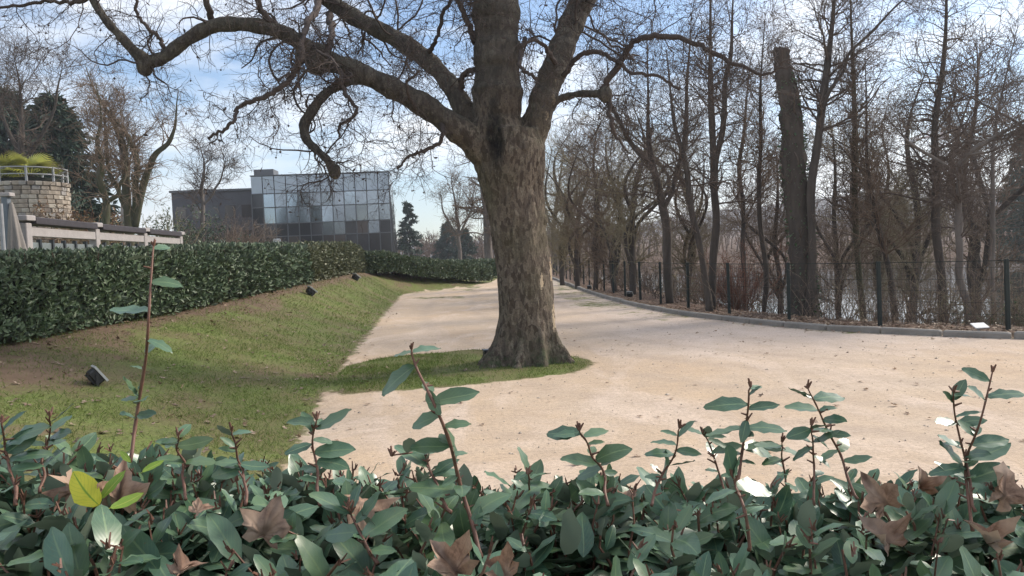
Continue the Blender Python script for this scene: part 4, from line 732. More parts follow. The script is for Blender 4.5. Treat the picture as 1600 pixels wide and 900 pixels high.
def left_trees():
    g = 'bare trees behind the left hedge'
    bare_tree('bare_tree', 'many-stemmed bare tree with ivy-clad trunks right of the stone tower', [[(206, 390, 11, 36), (204, 340, 10, 36), (200, 290, 9, 36), (196, 240, 8, 36), (178, 190, 6, 36), (150, 140, 4, 36), (130, 100, 2.5, 36)], [(204, 360, 8, 36), (214, 300, 7, 36), (212, 250, 6, 36), (190, 200, 5, 36), (170, 165, 3, 36)], [(210, 360, 8, 36), (224, 280, 8, 36), (240, 245, 7, 36), (262, 220, 5, 36), (278, 190, 4, 36), (276, 140, 3, 36)], [(205, 340, 6, 36), (185, 300, 5, 36), (170, 260, 5, 36), (165, 200, 4, 36), (168, 150, 3, 36)]], bark='bark_ivy', twig='twig_brown', group=g, n=(80, 560, 2600), ln=(2.6, 1.3, .7), mult=.5, seed=60, start=.35, wander=.26, trop=.02, rmin=.008, specks=600)
    bare_tree('bare_tree', 'dark ivied trunk with sparse branches nearest the stone tower', [[(168, 390, 9, 34), (166, 330, 8, 34), (160, 280, 8, 34), (154, 240, 6, 34), (158, 190, 4, 34), (150, 130, 2.5, 34)], [(164, 320, 6, 34), (182, 300, 5, 34), (196, 260, 4, 34), (205, 210, 3, 34)]], bark='bark_ivy', twig='twig_brown', group=g, n=(50, 360, 1600), ln=(2.2, 1.2, .65), mult=.5, seed=61, rmin=.008)
    bare_tree('birch', 'pale trunked tree standing between the ivied trunks', [[(196, 390, 6, 40), (195, 330, 6, 40), (194, 280, 5, 40), (190, 220, 4, 40), (188, 150, 3, 40)]], bark='bark_pale', twig='twig_grey', group=g, n=(30, 220, 900), ln=(1.8, 1.0, .6), mult=.5, seed=62, rmin=.008)
    bare_tree('bare_tree', 'bare tree filling the sky above the conifers at upper left', [[(30, 390, 9, 44), (30, 300, 8, 44), (36, 220, 7, 44), (30, 160, 5, 44), (24, 90, 3, 44)], [(34, 260, 6, 44), (70, 200, 4, 44), (90, 150, 3, 44), (100, 100, 2, 44)], [(32, 240, 6, 44), (5, 190, 4, 44), (-10, 130, 3, 44)]], twig='twig_grey', group=g, n=(70, 560, 2600), ln=(3.0, 1.6, .9), mult=.5, seed=63, rmin=.009)
    bare_tree('bare_tree', 'bare tree in front of the low grey wing left of the glass building', [[(318, 390, 5, 55), (318, 340, 5, 55), (316, 300, 4, 55), (320, 260, 3, 55), (312, 220, 2, 55)], [(318, 320, 3, 55), (340, 290, 2.5, 55), (352, 250, 1.6, 55)]], twig='twig_grey', bark='bark_grey', group=g, n=(50, 360, 1500), ln=(2.6, 1.4, .8), mult=.5, seed=64, rmin=.009)
    bare_tree('larch', 'tall hazy tree with fine drooping branches half hidden behind the big trunk', [[(764, 400, 9, 62), (760, 340, 8, 62), (754, 290, 7, 62), (748, 240, 6, 62), (744, 180, 4.5, 62), (740, 120, 3, 62)]], twig='twig_brown', bark='bark_grey', group='bare trees in the middle distance', n=(90, 600, 2400), ln=(3.4, 1.5, .8), ang=(1.0, 1.6), trop=-.03, mult=.5, seed=65, start=.15, rmin=.010)
    bare_tree('bare_tree', 'hazy low tree over the far end of the low clipped hedge', [[(718, 405, 5, 75), (716, 360, 4, 75), (712, 320, 3, 75), (706, 280, 2, 75)], [(717, 370, 3, 75), (735, 330, 2, 75), (742, 290, 1.5, 75)], [(716, 370, 3, 75), (694, 335, 2, 75), (688, 300, 1.5, 75)]], twig='twig_brown', bark='bark_grey', group='bare trees in the middle distance', n=(60, 460, 1800), ln=(2.8, 1.5, .9), mult=.5, seed=66, rmin=.011)
    bare_tree('bare_tree', 'hazy tree just right of the big trunk far down the drive', [[(868, 415, 6, 60), (866, 360, 5, 60), (872, 300, 4, 60), (880, 240, 2.5, 60)], [(867, 370, 4, 60), (850, 320, 3, 60), (846, 270, 2, 60)], [(867, 380, 4, 60), (896, 320, 3, 60), (905, 270, 2, 60)]], twig='twig_olive', bark='bark_grey', group='bare trees in the middle distance', n=(70, 560, 2400), ln=(2.8, 1.5, .9), mult=.5, seed=67, rmin=.010)
left_trees()

# ------------------------------------------------------------------ clipped hedges on the bank
def hedge(name, label, path, w, h, dens, size, mat, seed, face=(1, -1), low=LT_LOW, round_end=False):
    """path: ground points; leaves on the faces and top of a clipped block"""
    R = np.random.default_rng(seed); path = catmull(np.asarray(path, float), 60); b0 = np.array([*path[0], 0.0]); b0[2] = z_at(*path[0]); root = tag(empty(name, b0), label, 'hedge')
    seg = np.concatenate([[0], np.cumsum(np.linalg.norm(np.diff(path, axis=0), axis=1))]); LL = seg[-1]
    def at(s): return np.column_stack([np.interp(s, seg, path[:, 0]), np.interp(s, seg, path[:, 1])])
    def nat(s): d = at(np.minimum(s + .3, LL)) - at(np.maximum(s - .3, 0)); return nrm(np.column_stack([d[:, 1], -d[:, 0]]))
    # core block
    ss = np.linspace(0, LL, 50); c = at(ss); n = nat(ss); z = height(c[:, 0], c[:, 1]); k = .5 * w - .13
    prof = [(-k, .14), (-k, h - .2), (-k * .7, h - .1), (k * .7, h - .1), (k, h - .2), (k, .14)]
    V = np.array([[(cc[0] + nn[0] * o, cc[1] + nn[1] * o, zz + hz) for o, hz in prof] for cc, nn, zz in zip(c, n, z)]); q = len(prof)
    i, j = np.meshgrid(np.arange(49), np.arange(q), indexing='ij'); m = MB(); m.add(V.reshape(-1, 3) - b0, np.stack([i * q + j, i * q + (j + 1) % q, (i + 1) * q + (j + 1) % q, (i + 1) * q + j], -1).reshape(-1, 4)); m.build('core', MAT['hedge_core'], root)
    # leaves
    dist = np.hypot(path[:, 1], path[:, 0]); lod = lambda s: np.interp(s, seg, np.clip(dist / 13.0, 1, 2.4))
    N = int(dens * LL * (2 * h + w)); s = R.uniform(0, LL, N * 2); s = s[R.random(N * 2) < 1 / lod(s) ** 1.6]; N = len(s)
    per = R.uniform(0, 2 * h + w, N); kp = (per < h + w) | (R.random(N) < .4); s, per = s[kp], per[kp]; N = len(s); cc = at(s); nn = nat(s); zz = height(cc[:, 0], cc[:, 1]); top = (per > h) & (per < h + w)
    o = np.where(per <= h, .5 * w, np.where(top, .5 * w - (per - h), -.5 * w)); hz = np.where(per <= h, per, np.where(top, h, 2 * h + w - per))
    bul = (fbm(s, hz * 1.0 + o, 2.2, seed) - .5); dep = R.exponential(.04, N) - .04 + -.26 * bul
    edge = np.clip((np.abs(o) / (.5 * w)) * 1.0 + hz / h - 1.82, 0, .2) * .9
    o2 = np.where(top, o, o - np.sign(o) * (dep + edge)); hz2 = np.where(top, hz - dep - edge + .05 * fbm(s, o, .5, seed + 3), hz)
    hz2 = np.where(hz2 < .16, hz2 + R.random(N) * .15 * (fbm(s, s * 0, 2, 8) + .2), hz2)
    pos = np.column_stack([cc + nn * o2[:, None], zz + hz2])
    outw = np.where(top[:, None], np.array([0, 0, 1.0]), np.column_stack([nn * np.sign(o)[:, None], np.full(N, .45)]))
    dr = nrm(R.normal(0, .75, (N, 3)) + outw * .5 + (0, 0, .35)); up = nrm(outw + R.normal(0, .55, (N, 3))); sz = size * R.uniform(.65, 1.25, N) * lod(s)
    rnd = np.clip(R.normal(.45, .25, N) + bul * .4, 0.01, .99); kk = R.random(N) < .5; m = MB()
    leaf_batch(m, low[0], pos[kk] - b0, frames(dr, up)[kk], sz[kk], rnd[kk]); leaf_batch(m, low[1], pos[~kk] - b0, frames(dr, up)[~kk], sz[~kk], rnd[~kk])
    # ends
    ne = int(dens * w * h * 1.2)
    for s0, sg in ((0, -1), (LL, 1)):
        e = at(np.full(ne, s0)); nn = nat(np.full(ne, s0)); tdir = np.column_stack([-nn[:, 1], nn[:, 0]]) * sg; oo = R.uniform(-.5, .5, ne) * w; zz = height(e[:, 0], e[:, 1])
        bulge = .35 * np.sqrt(np.clip(1 - (oo / (.52 * w)) ** 2, 0, 1)) if round_end else 0.03
        pos = np.column_stack([e + nn * oo[:, None] + tdir * (np.asarray(bulge) + R.normal(0, .05, ne))[..., None], zz + R.uniform(.1, h, ne)]); ou = np.column_stack([tdir, np.full(ne, .4)])
        leaf_batch(m, low[0], pos - b0, frames(nrm(R.normal(0, .75, (ne, 3)) + ou * .5), nrm(ou + R.normal(0, .5, (ne, 3)))), size * R.uniform(.65, 1.2, ne) * float(lod(np.array([s0]))[0]), R.uniform(.1, .8, ne))
    tag(m.build('foliage', MAT[mat], root), kind='stuff')
    st = np.arange(.15, LL, .32); c = at(st) + nat(st) * R.normal(0, w * .2, (len(st), 1)); zz = height(c[:, 0], c[:, 1]); M = len(st); p = np.stack([np.column_stack([c, zz - .05]), np.column_stack([c + R.normal(0, .05, (M, 2)), zz + .2]), np.column_stack([c + R.normal(0, .12, (M, 2)), zz + .5])], 1)
    m = MB(); tubes(m, p - b0, np.full((M, 3), .018), 5); tag(m.build('stems', MAT['stem_grey'], root), kind='stuff')
    # young reddish shoots sticking out of the top
    M = int(LL * 26); s = R.uniform(0, LL, M); cc = at(s) + nat(s) * R.uniform(-.5, .5, (M, 1)) * w; zz = height(cc[:, 0], cc[:, 1]) + h; a = np.column_stack([cc, zz - .08]); bb = a + np.column_stack([R.normal(0, .03, (M, 2)), R.uniform(.08, .2, M)])
    m = MB(); tubes(m, np.stack([a, bb], 1) - b0, np.full((M, 2), .004) * np.clip(lod(s), 1, 2)[:, None], 3); tag(m.build('shoots', MAT['stem'], root), kind='stuff')
hy = np.array([3.0, 6, 9.6, 13.7, 17, 20, 24]); hedge('hedge', 'long clipped hedge of dark glossy leaves along the top of the grass bank', np.column_stack([x_hdg(hy) - .55, hy]), 1.1, 1.07, 680, .086, 'leaf_hedge', 1)
hy = np.array([24.3, 28, 32, 35.2]); hedge('hedge', 'browner stretch of the clipped bank hedge, farther off before it turns', np.column_stack([x_hdg(hy) - .55, hy]), 1.1, 1.12, 900, .07, 'leaf_hedge_far', 2)
hedge('hedge', 'low clipped hedge stepping down the bank to a rounded end on the gravel', [(-6.9, 36.4), (-5.4, 38.4), (-3.6, 41.6), (-1.9, 45.2)], 1.5, .92, 900, .06, 'leaf_box', 3, round_end=True)
hedge('hedge', 'dark straight hedge behind the low clipped hedge, by the big trunk', [(-9.5, 51), (-5, 52.5), (-1.2, 54), (0.4, 55)], 1.6, 1.15, 600, .07, 'leaf_box', 4)

# ------------------------------------------------------------------ glass building
def building():
    D = 87; a = P(397, 380, D); b = P(612, 372, D + 1); base = np.array([a[0], a[1], z_at(a[0], a[1])]); rz = math.atan2(b[1] - a[1], b[0] - a[0]); Wd = math.hypot(b[0] - a[0], b[1] - a[1])
    root = tag(empty('glass_building', base, rz), 'modern office block with mirrored glass front beyond the hedge', 'building')
    ez = 1.7 - base[2]; Z = [0.0, ez + 2.9, ez + 4.35, ez + 6.2, ez + 7.75, ez + 9.75]   # base, window, spandrel, window, parapet
    m = MB(); box(m, (Wd / 2, 2.05, Z[5] / 2 - .06), (Wd - .1, 3.9, Z[5] - .1)); m.build('wall', MAT['wall_dark'], root)
    m = MB(); box(m, (Wd / 2, 2, Z[5] + .06), (Wd + .1, 4.3, .10)); rf = m.build('roof', MAT['mullion'], root)
    m = MB(); box(m, (1.2, 2.4, Z[5] + .45), (2.2, 2.5, .9)); m.build('roof_housing', MAT['mullion'], rf)
    n = 12; cw = Wd / n; R = np.random.default_rng(3)
    for k in range(n):
        for rI in range(5):  # pane tints differ to paint in reflected sky and trees
            z0, z1 = Z[rI], Z[rI + 1]; g = .05; dark = k == 0
            if rI == 4: mt, nm = 'panel_light', 'panel'
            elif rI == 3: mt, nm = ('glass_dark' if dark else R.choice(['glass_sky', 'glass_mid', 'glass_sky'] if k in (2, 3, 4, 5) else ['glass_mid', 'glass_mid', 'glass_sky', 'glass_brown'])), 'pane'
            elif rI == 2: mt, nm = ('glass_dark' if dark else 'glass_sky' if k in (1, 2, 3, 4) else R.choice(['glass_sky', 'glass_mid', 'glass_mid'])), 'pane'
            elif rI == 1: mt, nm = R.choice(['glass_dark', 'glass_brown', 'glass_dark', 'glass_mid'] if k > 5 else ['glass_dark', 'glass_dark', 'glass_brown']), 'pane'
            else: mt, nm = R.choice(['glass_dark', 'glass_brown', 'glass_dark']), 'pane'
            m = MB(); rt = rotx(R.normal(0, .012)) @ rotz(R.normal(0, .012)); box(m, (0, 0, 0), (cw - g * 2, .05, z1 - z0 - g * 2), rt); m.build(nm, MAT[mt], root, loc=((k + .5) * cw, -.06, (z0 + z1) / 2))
    for k in range(n + 1):
        m = MB(); box(m, (k * cw, -.09, Z[4] / 2), (.09, .14, Z[4])); m.build('mullion', MAT['mullion'], root)
    for z in Z[1:5]:
        m = MB(); box(m, (Wd / 2, -.10, z), (Wd, .18, .10)); m.build('transom', MAT['mullion'], root)
    # side fin at the right, leaning outwards to the ground
    m = MB(); V = np.array([(Wd, -.1, Z[5]), (Wd, 3.95, Z[5]), (Wd + .35, 3.95, 0), (Wd + .45, -.1, 0), (Wd - .02, -.1, 0), (Wd - .02, 3.95, 0)]); m.add(V, [[0, 1, 2, 3]][:1]); m.add(V, [[0, 3, 4], [1, 5, 2]]); m.build('side_wall', MAT['glass_dark'], root)
    # white object inside the ground-floor bay
    m = MB(); bevel_box(m, (1.35 * cw + .9, -.35, ez + 2.2), (.8, .4, .9), .05); m.build('white_panel', MAT['white_plastic'], root)
    # low grey wing to the left
    wr = MB(); box(wr, (-5.2, 9, (ez + 8.6) / 2), (10.4, 9, ez + 8.6)); wg = wr.build('wing', MAT['wing_wall'], root)
    m = MB(); box(m, (-5.2, 9, ez + 8.75), (10.8, 9.4, .25)); m.build('wing_roof', MAT['mullion'], wg)
    for k in range(5):
        for z in (ez + 3.2, ez + 6.2):
            m = MB(); box(m, (-9.4 + k * 1.9, 4.47, z), (1.2, .05, 1.5)); m.build('window', MAT['glass_brown' if (k + int(z)) % 3 else 'glass_dark'], wg)
building()

# ------------------------------------------------------------------ stone tower, palm, terrace screen, parasol
def tower(name, label, u, D, rad, ztop, seed, full=True):
    R = np.random.default_rng(seed); c = P(u, 330, D); z0 = z_at(c[0], c[1]); c[2] = z0; root = tag(empty(name, c), label, 'tower'); H = ztop - z0
    rz = lambda z: rad * (1 + .16 * (1 - z / H) ** 1.3)
    m = MB(); zz = np.linspace(0, H, 12); tubes(m, np.column_stack([np.zeros(12), np.zeros(12), zz]), np.array([rz(z) - .05 for z in zz]), 40, cap=True); m.build('wall', MAT['mortar'], root, smooth=True)
    nc = 24; ch = H / nc
    for k in range(nc):
        if k < 9: continue
        nst = int(R.integers(28, 38)); off = R.random(); band = k in (nc - 9, nc - 1)
        for j in range(nst):
            a0 = (j + off + R.uniform(-.12, .12)) * 2 * math.pi / nst; d = (a0 - math.radians(270) + math.pi) % (2 * math.pi) - math.pi
            if abs(d) > 1.9: continue
            wd = 2 * math.pi * rz(k * ch) / nst * .93; m = MB()
            mt = ('stone', 'stone', 'stone_pale', 'stone_dark', 'stone_grey')[R.integers(0, 5)]
            bevel_box(m, (0, 0, 0), (.22 + (.10 if band else 0), wd, ch * .9), .02); o = m.build('stone_block', MAT[mt], root, loc=((rz(k * ch + ch / 2) - .07 + R.uniform(-.012, .012)) * math.cos(a0), (rz(k * ch + ch / 2) - .07) * math.sin(a0), k * ch + ch / 2)); o.rotation_euler = (0, 0, a0)
    m = MB(); t = np.linspace(0, 2 * math.pi, 49)
    for h in (.35, .7): tubes(m, np.column_stack([np.cos(t) * rad * .97, np.sin(t) * rad * .97, np.full(49, H + h)]), np.full(49, .035), 6)
    rl = m.build('railing', MAT['metal_grey'], root)
    for a in np.arange(0, 6.28, 6.28 / 9) + .35: m = MB(); box(m, (math.cos(a) * rad * .97, math.sin(a) * rad * .97, H + .37), (.09, .09, .76)); m.build('railing_post', MAT['metal_grey'], rl)
    m = MB(); tubes(m, np.array([(0, 0, H - .02), (0, 0, H + .22)]), np.array([rad * .8, rad * .8]), 40, cap=True); m.build('planting_bed', MAT['hedge_core'], root)
    return c, H
tc_, tH = tower('stone_tower', 'round pale stone tower with railing and palms on top', 47, 40, 1.85, 6.25, 4)
tower('stone_tower', 'second stone tower cut off by the left edge of the photo', -38, 39, 1.6, 6.25, 5)
def palm(label, dx, seed, s):
    R = np.random.default_rng(seed); b = np.array([tc_[0] + dx, tc_[1] - .3, tc_[2] + tH + .1]); root = tag(empty('fan_palm', b), label, 'palm', None)
    m = MB(); tubes(m, np.array([(0, 0, 0), (0, 0, .35 * s)]), np.array([.16, .13]), 8, cap=True); m.build('trunk', MAT['bark_dark'], root)
    T = leaf_template(3, .05, .2, .35, 0, 0)
    for k in range(13):
        az = k * 2.4 + R.random(); el = R.uniform(.1, 1.2); d = np.array([math.cos(az) * math.cos(el), math.sin(az) * math.cos(el), math.sin(el)]); hub = np.array([0, 0, .3 * s]) + d * .5 * s
        m = MB(); tubes(m, np.array([(0, 0, .3 * s), hub]), np.array([.02, .015]), 4); side = nrm(np.cross(d, (0, 0, 1))); n = 17; a = np.linspace(-1.25, 1.25, n); dirs = np.cos(a)[:, None] * d + np.sin(a)[:, None] * side + (0, 0, -.1)
        leaf_batch(m, T, np.tile(hub, (n, 1)), frames(dirs, np.tile(np.cross(side, d), (n, 1))), np.full(n, .85 * s), R.random(n)); m.build('frond', MAT['palm_leaf'], root)
palm('green fan palm on the stone tower, left of the yellow one', -1.0, 1, 1.15); palm('yellowish fan palm on the stone tower above its right rim', .35, 2, 1.15)
def terrace():
    p = [np.array([-8.8 - .37 * k, 14 + 3.02 * k]) for k in range(4)]; b0 = np.array([p[0][0], p[0][1], z_at(*p[0])]); root = tag(empty('terrace_screen', b0), 'grey timber and glass terrace screen with dark top boards above the hedge', 'screen'); T = 2.72 - b0[2]
    L2 = [np.array([*(q - b0[:2])]) for q in p]; rz = math.atan2(p[1][1] - p[0][1], p[1][0] - p[0][0]); Rz = rotz(rz); s = math.hypot(*(p[1] - p[0]))
    for q in L2:
        m = MB(); bevel_box(m, (q[0], q[1], T / 2 - .1), (.17, .17, T - .05), .012, None); bevel_box(m, (q[0], q[1], T - .04), (.27, .27, .10), .012); m.build('post', MAT['timber_grey'], root)
    for k in range(3):
        c = (L2[k] + L2[k + 1]) / 2; m = MB(); bevel_box(m, (c[0], c[1], T - .28), (s - .19, .12, .17), .01, Rz); m.build('beam', MAT['timber_grey'], root)
        m = MB(); bevel_box(m, (c[0] - .03, c[1], T - .075), (s - .30, .34, .13), .01, Rz); m.build('top_board', MAT['roof_dark'], root)
        for j in range(6):
            t = j / 6 + 1 / 12; q = L2[k] * (1 - t) + L2[k + 1] * t; m = MB(); box(m, (0, 0, 0), (s / 6 - .09, .015, T - .6), Rz); m.build('glass_pane', MAT['screen_glass'], root, loc=(q[0], q[1], (T - .4) / 2 + .03))
            if j: q = L2[k] * (1 - j / 6) + L2[k + 1] * (j / 6); m = MB(); box(m, (q[0], q[1], (T - .4) / 2), (.07, .07, T - .42), Rz); m.build('upright', MAT['dark_metal'], root)
terrace()
def parasol():
    c = P(14, 380, 13.6); b0 = np.array([c[0], c[1], z_at(c[0], c[1])]); root = tag(empty('folded_parasol', b0), 'folded grey canvas parasol tied to a blue-grey post at the left edge', 'parasol'); H = P(14, 306, 13.6)[2] - b0[2]
    m = MB(); bevel_box(m, (0, 0, H / 2), (.11, .11, H), .01); m.build('post', MAT['post_blue'], root); m = MB(); bevel_box(m, (.02, 0, H + .02), (.2, .16, .07), .01); m.build('cap', MAT['timber_grey'], root)
    m = MB(); ns = 36; a = np.arange(ns) * 2 * math.pi / ns; rows = []
    for k in range(14):
        t = k / 13; z = H - .12 - t * (H - .45); r = .03 + .20 * t ** .8; rr = r * (1 + .22 * np.sin(7 * a + 1.5 * t) * min(1, t * 2)); rows.append(np.stack([.10 + .11 * t + rr * np.cos(a) * .9, rr * np.sin(a) - .02, np.full(ns, z) + .04 * np.sin(7 * a) * t], -1))
    V = np.array(rows); i, j = np.meshgrid(np.arange(13), np.arange(ns), indexing='ij'); m.add(V.reshape(-1, 3), np.stack([i * ns + j, (i + 1) * ns + j, (i + 1) * ns + (j + 1) % ns, i * ns + (j + 1) % ns], -1).reshape(-1, 4)); m.build('canvas', MAT['canvas'], root, smooth=True)
    q = P(5, 380, 13.2); z = z_at(q[0], q[1]); m = MB(); h = P(5, 318, 13.2)[2] - z; tubes(m, np.array([(0, 0, 0), (0, 0, h)]), np.array([.035, .035]), 10, cap=True); o = m.build('pole', MAT['metal_grey'], loc=(q[0], q[1], z)); tag(o, 'thin pale metal pole left of the folded parasol', 'pole')
parasol()
def crane():
    D = 420; b = P(1468, 372, D); b[2] = -1; root = tag(empty('tower_crane', b), 'distant reddish tower crane above the far trees', 'crane'); top = P(1468, 214, D)[2] - b[2]; k = D / FPX
    m = MB()
    for sx in (-1, 1):
        for sy in (-1, 1): box(m, (sx * 1.0, sy * 1.0, top / 2), (.35, .35, top))
    for z in np.arange(2, top, 3.0): 
        for sy in (-1, 1): tubes(m, np.array([(-1, sy, z), (1, sy, z + 3)]), np.array([.14, .14]), 4)
    m.build('mast', MAT['crane_red'], root)
    m = MB(); e = np.array([45, 0, top + 9.0]); tubes(m, np.array([(0, 0, top + 1), e]), np.array([.7, .4]), 4); tubes(m, np.array([(0, 0, top + 3), e + (0, 0, 1)]), np.array([.4, .25]), 4); m.build('jib', MAT['crane_red'], root)
    m = MB(); tubes(m, np.array([(0, 0, top + 1), (-15, 0, top - 1.2)]), np.array([.7, .7]), 4); tubes(m, np.array([(0, 0, top + 4), (-15, 0, top - .2)]), np.array([.3, .3]), 4); cj = m.build('counter_jib', MAT['crane_red'], root)
    m = MB(); bevel_box(m, (-15.5, 0, top - 2.4), (5, 2.5, 4.6), .3); m.build('counterweight', MAT['concrete'], cj)
    m = MB(); bevel_box(m, (2.4, -1.5, top + .2), (4, 3, 3.6), .3); m.build('cab', MAT['crane_red'], root)
crane()

# ------------------------------------------------------------------ ground spotlights, things at the foot of the tree
def spot(label, u, v, z, s, rz, tilt, group='ground spotlights on the bank'):
    q = np.array([P(u, v, d_) for d_ in np.arange(4, 60, .05)]); g = q[np.argmax(height(q[:, 0], q[:, 1]) > q[:, 2])]
    root = tag(empty('ground_spotlight', g, rz), label, 'spotlight', group); Rt = rotx(tilt)
    m = MB(); box(m, (0, 0, -.03 * s), (.10 * s, .10 * s, .16 * s)); m.build('spike', MAT['fixture_black'], root)
    m = MB()
    for sx in (-1, 1): box(m, (sx * .16 * s, 0, .09 * s), (.02 * s, .04 * s, .2 * s))
    box(m, (0, 0, .0), (.30 * s, .04 * s, .02 * s)); m.build('bracket', MAT['fixture_black'], root)
    c = np.array((0, 0, .14 * s))
    m = MB(); bevel_box(m, (0, 0, 0), (.29 * s, .15 * s, .25 * s), .02 * s); h = m.build('housing', MAT['fixture_black'], root, loc=c); h.rotation_euler = (tilt, 0, 0)
    m = MB(); W_, H_, t = .31 * s, .27 * s, .035 * s
    for x, z, w, hh in ((0, H_ / 2, W_, t), (0, -H_ / 2, W_, t), (-W_ / 2, 0, t, H_ + t), (W_ / 2, 0, t, H_ + t)): box(m, (x, -.08 * s + .001 * (w > hh), z), (w, .035 * s, hh))
    m.build('rim', MAT['fixture_rim'], h); m = MB(); box(m, (0, -.078 * s, 0), (.29 * s, .01 * s, .25 * s)); m.build('glass', MAT['lamp_glass'], h)
    for k in range(5): m = MB(); box(m, ((k - 2) * .05 * s, .085 * s, 0), (.012 * s, .04 * s, .2 * s)); m.build('fin', MAT['fixture_black'], h)
spot('black floodlight with pale rim standing on the near bank', 150, 601, .7, .66, math.radians(128), math.radians(-35))
spot('small black spotlight on the bank below the hedge, larger of the far ones', 486, 462, .6, .9, math.radians(120), math.radians(-50))
spot('small dark spotlight higher up the bank near the hedge corner', 556, 438, .8, .9, math.radians(130), math.radians(-50))
spot('tiny dark spotlight at the base of the low clipped hedge', 592, 430, .8, .9, math.radians(130), math.radians(-50))
spot('dark spotlight at the foot of the wire fence, farther away', 921, 452, 0, .55, math.radians(150), math.radians(-40), 'spotlights along the fence')
spot('dark spotlight at the foot of the wire fence, nearer one', 984, 464, 0, .6, math.radians(150), math.radians(-40), 'spotlights along the fence')
def small_things():
    g = G(766, 567); root = tag(empty('black_box', (g[0], g[1], 0.02), .25), 'small black box lamp lying at the left foot of the big trunk', 'box lamp'); m = MB(); bevel_box(m, (0, 0, .09), (.20, .16, .17), .015); m.build('body', MAT['fixture_black'], root); m = MB(); bevel_box(m, (0, 0, .185), (.22, .18, .02), .005); m.build('lid', MAT['dark_metal'], root)
    for k, (u, v, s, lb) in enumerate(((782, 569, .08, 'grey stone beside the black box at the foot of the big trunk'), (1038, 662, 0, ''))):
        if not s: continue
        g = G(u, v); m = MB(); R = np.random.default_rng(k); t = np.linspace(-1, 1, 7); p = np.column_stack([np.zeros(7), np.zeros(7), t * s * .7]); tubes(m, p, s * np.sqrt(np.clip(1.05 - t ** 2, .05, 1)), 10, cap=True); V = m.v[0]; V *= 1 + .12 * R.normal(size=(len(V), 1)); V[:, 0] *= 1.5
        tag(m.build('stone', MAT['stone'], loc=(g[0], g[1], .05)), lb, 'stone')
    g = G(1531, 520, .05); root = tag(empty('white_sign', (g[0], g[1], z_at(g[0], g[1])), .1), 'small white tilted plaque on the ground beside the last fence post', 'sign'); m = MB(); bevel_box(m, (0, 0, .10), (.25, .16, .02), .004, rotx(.45)); m.build('plate', MAT['white_plastic'], root); m = MB(); box(m, (0, .03, .03), (.03, .03, .14)); m.build('stake', MAT['metal_grey'], root)
small_things()

